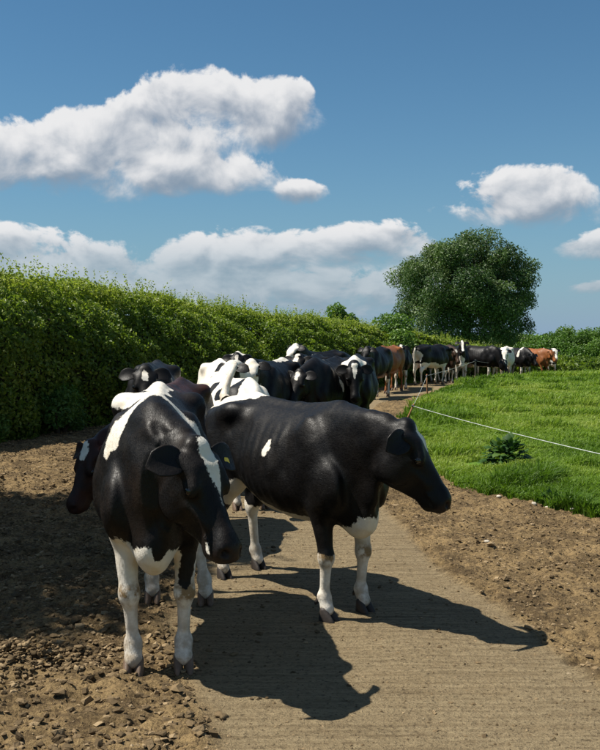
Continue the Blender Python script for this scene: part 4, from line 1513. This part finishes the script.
# A: front cow, coming straight on, head swung down to her left
make_cow('black cow with a white Y over her shoulders walking straight on, head lowered', (-0.86, 6.00, 0.010), (0.12, -1.0), (1.03, 0.205, 1.215), (0.29, 0.235, -0.50), roll=-0.08, width=0.97,
         vox=0.0125, scale=1.03, seed=3, coat='dusty', fur=150000, skin_muzzle=0.04, belly=0.02,
         legs={'fl': (-0.02, -0.015, 0.05), 'fr': (0.0, 0.045, -0.05), 'hl': (0.06, 0.14, 0), 'hr': (-0.03, 0.10, 0)},
         white=[((0.60, 0, 1.50), (0.63, -0.30, 1.17), 0.07, 0.055), ((0.60, 0, 1.50), (0.62, 0.29, 1.19), 0.06, 0.05), ((0.60, 0, 1.5), (-0.9, 0.0, 1.5), 0.085, 0.13), ((-0.35, -0.15, 1.42), (-0.6, -0.26, 1.36), 0.09, 0.10),
                ((0.3, 0, 0.5), (-0.5, 0, 0.6), 0.17, 0.22), ((0.78, 0, 0.55), (0.78, 0, 0.62), 0.10, 0.12)],
         black=[((0.70, 0.160, 0.72), (0.71, 0.150, 0.48), 0.085, 0.045)],
         headwhite=[((0.0, 0.05, 0.012), (0.12, 0.045, 0.014), 0.050, 0.046), ((0.12, 0.045, 0.014), (0.30, 0.02, 0.022), 0.046, 0.014), ((0.5, -0.04, 0.09), (0.53, -0.05, 0.09), 0.02, 0.015), ((0.45, -0.13, -0.07), (0.47, -0.14, -0.07), 0.018, 0.014)],
         legwhite=(0.70, 0.74, 0.62, 0.62), tags=(1,))
# B: second cow, broadside, head in profile
make_cow('glossy black cow with a small white flank star, head turned in profile before the grass', (-0.05, 6.97, 0.004), (0.56, -0.83), (1.245, 0.03, 1.325), (0.225, 0.20, -0.42), ear_back=0.45, udder=False, belly=-0.03,
         vox=0.0125, scale=0.955, seed=8, fur=130000, skin_muzzle=0.04,
         legs={'fl': (-0.02, 0.02, 0.1), 'fr': (0.02, 0.0, 0.35), 'hl': (-0.12, 0.08, 0), 'hr': (0.0, 0, 0)},
         white=[((-0.45, 0.06, 1.50), (-0.90, 0.02, 1.5), 0.14, 0.22), ((0.155, -0.33, 1.09), (0.165, -0.33, 1.15), 0.048, 0.036), ((0.40, -0.16, 0.55), (-0.45, -0.16, 0.62), 0.15, 0.21), ((0.45, 0.12, 0.55), (-0.45, 0.14, 0.60), 0.16, 0.20), ((0.78, 0.02, 0.60), (0.86, 0.02, 0.65), 0.12, 0.11), ((0.66, 0.10, 0.70), (0.66, 0.13, 0.5), 0.1, 0.1)],
         black=[((0.55, 0.22, 0.62), (0.58, 0.20, 0.46), 0.05, 0.04)],
         headwhite=[((0.03, 0.05, 0.02), (0.18, 0.04, 0.02), 0.04, 0.022)],
         legwhite=(0.62, 0.45, 0.55, 0.55), hoof='hoofdark',
         tail=[(-0.97, 0, 1.385), (-1.03, 0.01, 1.42), (-1.05, 0.04, 1.48), (-1.06, 0.07, 1.54), (-1.07, 0.10, 1.59), (-1.08, 0.13, 1.64), (-1.10, 0.15, 1.67), (-1.13, 0.17, 1.68)], tail_white='all')
# C: behind A, head low to the left
make_cow('dark red faced cow grazing low behind the front cow, face marked white', place(-1.15, 8.95), (-0.05, -1.0), (0.95, -0.50, 0.95), (0.18, -0.16, -0.42),
         coat='redblack', vox=0.02, scale=0.97, seed=14, headwhite=[((0.02, 0.05, 0.0), (0.12, 0.04, 0.02), 0.05, 0.035), ((0.30, -0.17, -0.07), (0.33, -0.18, -0.07), 0.035, 0.03), ((0.08, -0.03, -0.1), (0.12, -0.05, -0.1), 0.03, 0.02)],
         legwhite=(0.4, 0.4, 0.4, 0.4), neck_drop=0.05, skin_muzzle=0.0)

BLAZE = [((-0.02, 0.05, 0.0), (0.30, 0.02, 0.0), 0.045, 0.05), ((0.3, 0.02, 0.0), (0.47, -0.02, 0.0), 0.05, 0.05)]
STAR = [((0.05, 0.05, 0.0), (0.13, 0.045, 0.0), 0.045, 0.03)]
FACE = [((-0.02, 0.05, 0.0), (0.40, -0.02, 0.0), 0.13, 0.12), ((0.2, -0.1, 0.0), (0.5, -0.08, 0.0), 0.12, 0.12)]


def herd(label, x, y, head, poll=(1.12, 0, 1.33), u=(0.30, 0, -0.42), **kw):
    kw.setdefault('seed', int(abs(x * 131 + y * 17)) % 97 + 1)
    return make_cow(label, place(x, y), head, poll, u, **kw)


MV = 0.024
FV = 0.034
herd('black cow with a white forehead diamond and white shoulder patches, behind the front cow', -1.80, 12.3, (0.06, -1), (1.10, 0.0, 1.39), (0.34, 0.03, -0.40), vox=MV,
     headwhite=[((0.06, 0.05, 0), (0.14, 0.045, 0), 0.038, 0.03)], white=[((0.55, -0.2, 1.4), (0.4, -0.32, 1.2), 0.09, 0.07), ((0.5, 0.2, 1.42), (0.35, 0.3, 1.25), 0.09, 0.08)], scale=1.02)
herd('mostly white cow with black spots, back showing beyond the tail raised by the black cow', -0.72, 11.0, (0.34, -0.94), (1.12, 0.0, 0.95), (0.30, 0, -0.5), vox=MV, scale=0.94,
     white=[((-1, 0, 1.2), (0.9, 0, 1.2), 0.6, 0.6)], black=[((0.15, -0.25, 1.30), (0.25, -0.25, 1.3), 0.10, 0.08), ((-0.25, -0.2, 1.35), (-0.2, -0.3, 1.2), 0.08, 0.07), ((0.5, -0.1, 1.40), (0.55, -0.2, 1.2), 0.12, 0.12)], headwhite=STAR, neck_drop=0.12)
herd('creamy white headed cow with dark ears looking away across the herd', -1.05, 14.2, (0.25, -0.97), (1.08, -0.12, 1.42), (0.25, -0.30, -0.30), vox=MV,
     white=[((-1, 0, 1.3), (1.1, 0, 1.2), 0.5, 0.5)], headwhite=FACE, black=[((-0.4, 0.2, 1.3), (0, 0.3, 1.2), 0.2, 0.2)])
herd('black cow with a white face turned aside in the middle of the herd', -0.42, 15.0, (-0.28, -0.96), (1.10, 0.05, 1.42), (0.42, 0.02, -0.34), vox=MV, headwhite=FACE, white=[((0.80, 0, 0.95), (1.05, 0, 1.1), 0.16, 0.14), ((-0.1, 0, 1.5), (-0.5, 0, 1.5), 0.1, 0.12)])
herd('black cow holding up a long white blazed face beside the belted cow', 0.20, 18.1, (-0.22, -0.97), (1.06, 0.0, 1.42), (0.36, -0.04, -0.42), vox=MV, headwhite=BLAZE, white=[((0.6, -0.2, 1.45), (0.6, -0.3, 1.0), 0.06, 0.05)])
herd('black cow with raised white face farthest back of the crowd', 0.50, 22.2, (-0.55, -0.83), (1.08, 0.0, 1.56), (0.42, -0.10, -0.34), vox=MV, headwhite=FACE, white=[((0.66, -0.1, 1.45), (0.62, 0.3, 1.2), 0.07, 0.06)])
herd('black cow with white star and a white belt behind the shoulder', 0.42, 15.9, (-0.34, -0.94), (1.10, -0.05, 1.25), (0.32, -0.06, -0.42), vox=MV, headwhite=STAR,
     white=[((0.24, 0.36, 1.35), (0.30, 0.42, 0.75), 0.065, 0.06), ((0.24, 0.0, 1.5), (0.24, 0.40, 1.30), 0.06, 0.07)])
herd('white and brown shouldered cow lowering a black blazed head beside the belted cow', 0.93, 16.6, (-0.10, -0.99), (1.12, 0.03, 1.30), (0.22, 0.03, -0.50), vox=MV, headwhite=[((0.0, 0.05, 0), (0.2, 0.04, 0), 0.045, 0.02)],
     white=[((0.72, 0, 1.35), (0.2, 0, 1.5), 0.22, 0.14), ((0.6, -0.2, 1.3), (0.5, -0.3, 0.9), 0.12, 0.1)], neck_drop=0.05)
herd('black cow with a small white forehead spot between the hedge and the white headed cow', -1.25, 20.0, (0.05, -1.0), (1.08, 0.0, 1.40), (0.36, 0.02, -0.42), vox=MV, headwhite=STAR, white=[((-0.3, 0, 1.5), (-0.6, 0, 1.5), 0.15, 0.2)])
# group by the bend
herd('black cow with pale legs standing in the lane left of the brown cow', 2.15, 28.4, (-0.35, -0.94), (1.05, 0.05, 1.42), (0.36, -0.05, -0.42), vox=FV, headwhite=(), white=[((0.9, -0.02, 0.75), (0.98, -0.04, 0.95), 0.07, 0.05)], legs={'fl': (0.1, 0, 0), 'hr': (0.12, 0, 0)}, legwhite=(0.5, 0.4, 0.5, 0.4))
herd('red brown cow with dark legs walking up between two black cows', 2.78, 31.4, (-0.40, -0.92), (1.05, 0.0, 1.25), (0.34, 0, -0.46), coat='brown', vox=FV, legwhite=(0.0,) * 4, white=[((-0.3, 0, 1.5), (-0.2, 0.1, 1.5), 0.06, 0.05)], legs={'fl': (0.12, 0, 0), 'hl': (-0.1, 0, 0)}, tail_white=False)
herd('black cow with white marked face coming on beside the brown cow', 3.35, 33.2, (-0.1, -1), (1.08, 0.0, 1.40), (0.36, 0, -0.42), vox=FV, headwhite=BLAZE, legwhite=(0.62, 0.6, 0.6, 0.6), legs={'fr': (0.14, 0, 0)})
# the line of cows beyond the bend
far = [
    ('black cow with a white rump seen from behind at the near end of the line', 4.70, 35.8, (0.62, 0.75), (1.1, 0, 1.30), (0.4, 0, -0.40), 'black', [((-0.9, 0, 1.1), (-1.0, 0, 1.0), 0.22, 0.2)], (), (0.75, 0.75, 0.8, 0.8)),
    ('dark brown cow half hidden beyond the white rumped cow', 5.45, 38.2, (0.30, -0.95), (1.1, 0, 1.25), (0.35, 0, -0.45), 'darkbrown', [], STAR, (0.5, 0.5, 0.5, 0.5)),
    ('black cow looking back with its white blazed head held high', 6.35, 39.6, (-0.10, -1.0), (1.08, 0, 1.58), (0.42, 0.02, -0.34), 'black', [((0.9, 0, 0.9), (0.9, 0, 1.1), 0.12, 0.1)], BLAZE, (0.78, 0.78, 0.7, 0.7)),
    ('black cow with lowered head walking behind the grey post', 7.30, 40.6, (0.70, -0.72), (1.15, 0, 0.85), (0.3, 0, -0.5), 'black', [((0.3, 0, 0.5), (-0.4, 0, 0.5), 0.2, 0.2)], STAR, (0.6, 0.6, 0.6, 0.6)),
    ('white backed cow beyond the black cow with lowered head', 8.25, 43.6, (0.05, -1.0), (1.1, 0, 1.35), (0.38, 0, -0.42), 'black', [((-0.7, 0, 1.4), (0.8, 0, 1.3), 0.34, 0.3)], FACE, (0.7, 0.7, 0.7, 0.7)),
    ('mostly white cow with black flank patches between the posts', 8.85, 42.9, (-0.25, -0.95), (1.12, 0, 1.30), (0.38, 0, -0.42), 'black', [((-0.9, 0, 1.1), (0.9, 0, 1.1), 0.5, 0.5)], FACE, (0.8, 0.8, 0.8, 0.8)),
    ('black cow coming on behind the leaning post', 9.65, 44.6, (0.45, -0.9), (1.12, 0, 1.15), (0.35, 0, -0.45), 'black', [((0.5, 0, 1.5), (0.45, -0.3, 1.1), 0.07, 0.08)], (), (0.6, 0.6, 0.6, 0.6)),
    ('black cow with a white belly patch following the red brown cow', 10.35, 46.2, (-0.1, -1.0), (1.12, 0, 1.2), (0.35, 0, -0.45), 'black', [((0.2, -0.3, 0.8), (-0.2, -0.3, 0.8), 0.2, 0.2)], STAR, (0.6, 0.6, 0.6, 0.6)),
    ('red brown cow near the far end of the line by the thicket', 11.15, 47.6, (0.5, -0.85), (1.12, 0, 1.3), (0.38, 0, -0.42), 'brown', [], (), (0.2, 0.2, 0.2, 0.2)),
    ('black and white cow last in the line by the thicket', 12.25, 49.6, (0.1, -1.0), (1.1, 0, 1.4), (0.38, 0, -0.42), 'black', [((0.9, 0, 1.0), (0.9, 0, 1.3), 0.25, 0.2), ((-0.6, 0, 1.3), (-0.5, 0, 1.2), 0.3, 0.3)], FACE, (0.7, 0.7, 0.7, 0.7)),
]
far += [
    ('black cow close behind the dark brown cow, only its back and legs clear', 6.0, 40.6, (0.2, -0.98), (1.1, 0, 1.30), (0.36, 0, -0.42), 'black', [((0.2, 0, 1.5), (0.0, 0.3, 1.1), 0.1, 0.12)], STAR, (0.7, 0.7, 0.7, 0.7)),
    ('black cow with a white shoulder band in the thick of the line', 7.6, 43.2, (-0.3, -0.95), (1.1, 0, 1.40), (0.38, 0, -0.42), 'black', [((0.5, 0, 1.5), (0.5, -0.3, 1.0), 0.09, 0.08)], BLAZE, (0.7, 0.7, 0.7, 0.7)),
    ('dark cow with pale legs squeezed between the white cow and the leaning post', 9.3, 46.4, (-0.1, -1.0), (1.1, 0, 1.30), (0.38, 0, -0.42), 'black', [], STAR, (0.8, 0.8, 0.8, 0.8)),
    ('patchy black and white cow ahead of the red brown cow by the thicket', 11.0, 50.2, (0.1, -1.0), (1.1, 0, 1.35), (0.38, 0, -0.42), 'black', [((0.0, 0, 1.4), (-0.2, 0.2, 1.2), 0.25, 0.2), ((0.8, 0, 1.0), (0.9, 0, 1.2), 0.15, 0.15)], FACE, (0.7, 0.7, 0.7, 0.7))]
rl = random.Random(4)
for lab, x_, y_, hd_, pl_, u_, ct_, wh_, hw_, lw_ in far:
    lg = {k: (rl.uniform(-0.16, 0.16), 0, 0) for k in ('fl', 'fr', 'hl', 'hr')}
    herd(lab, x_, y_, hd_, pl_, u_, coat=ct_, white=wh_, headwhite=hw_, legwhite=lw_, vox=FV, eyes=False, legs=lg)
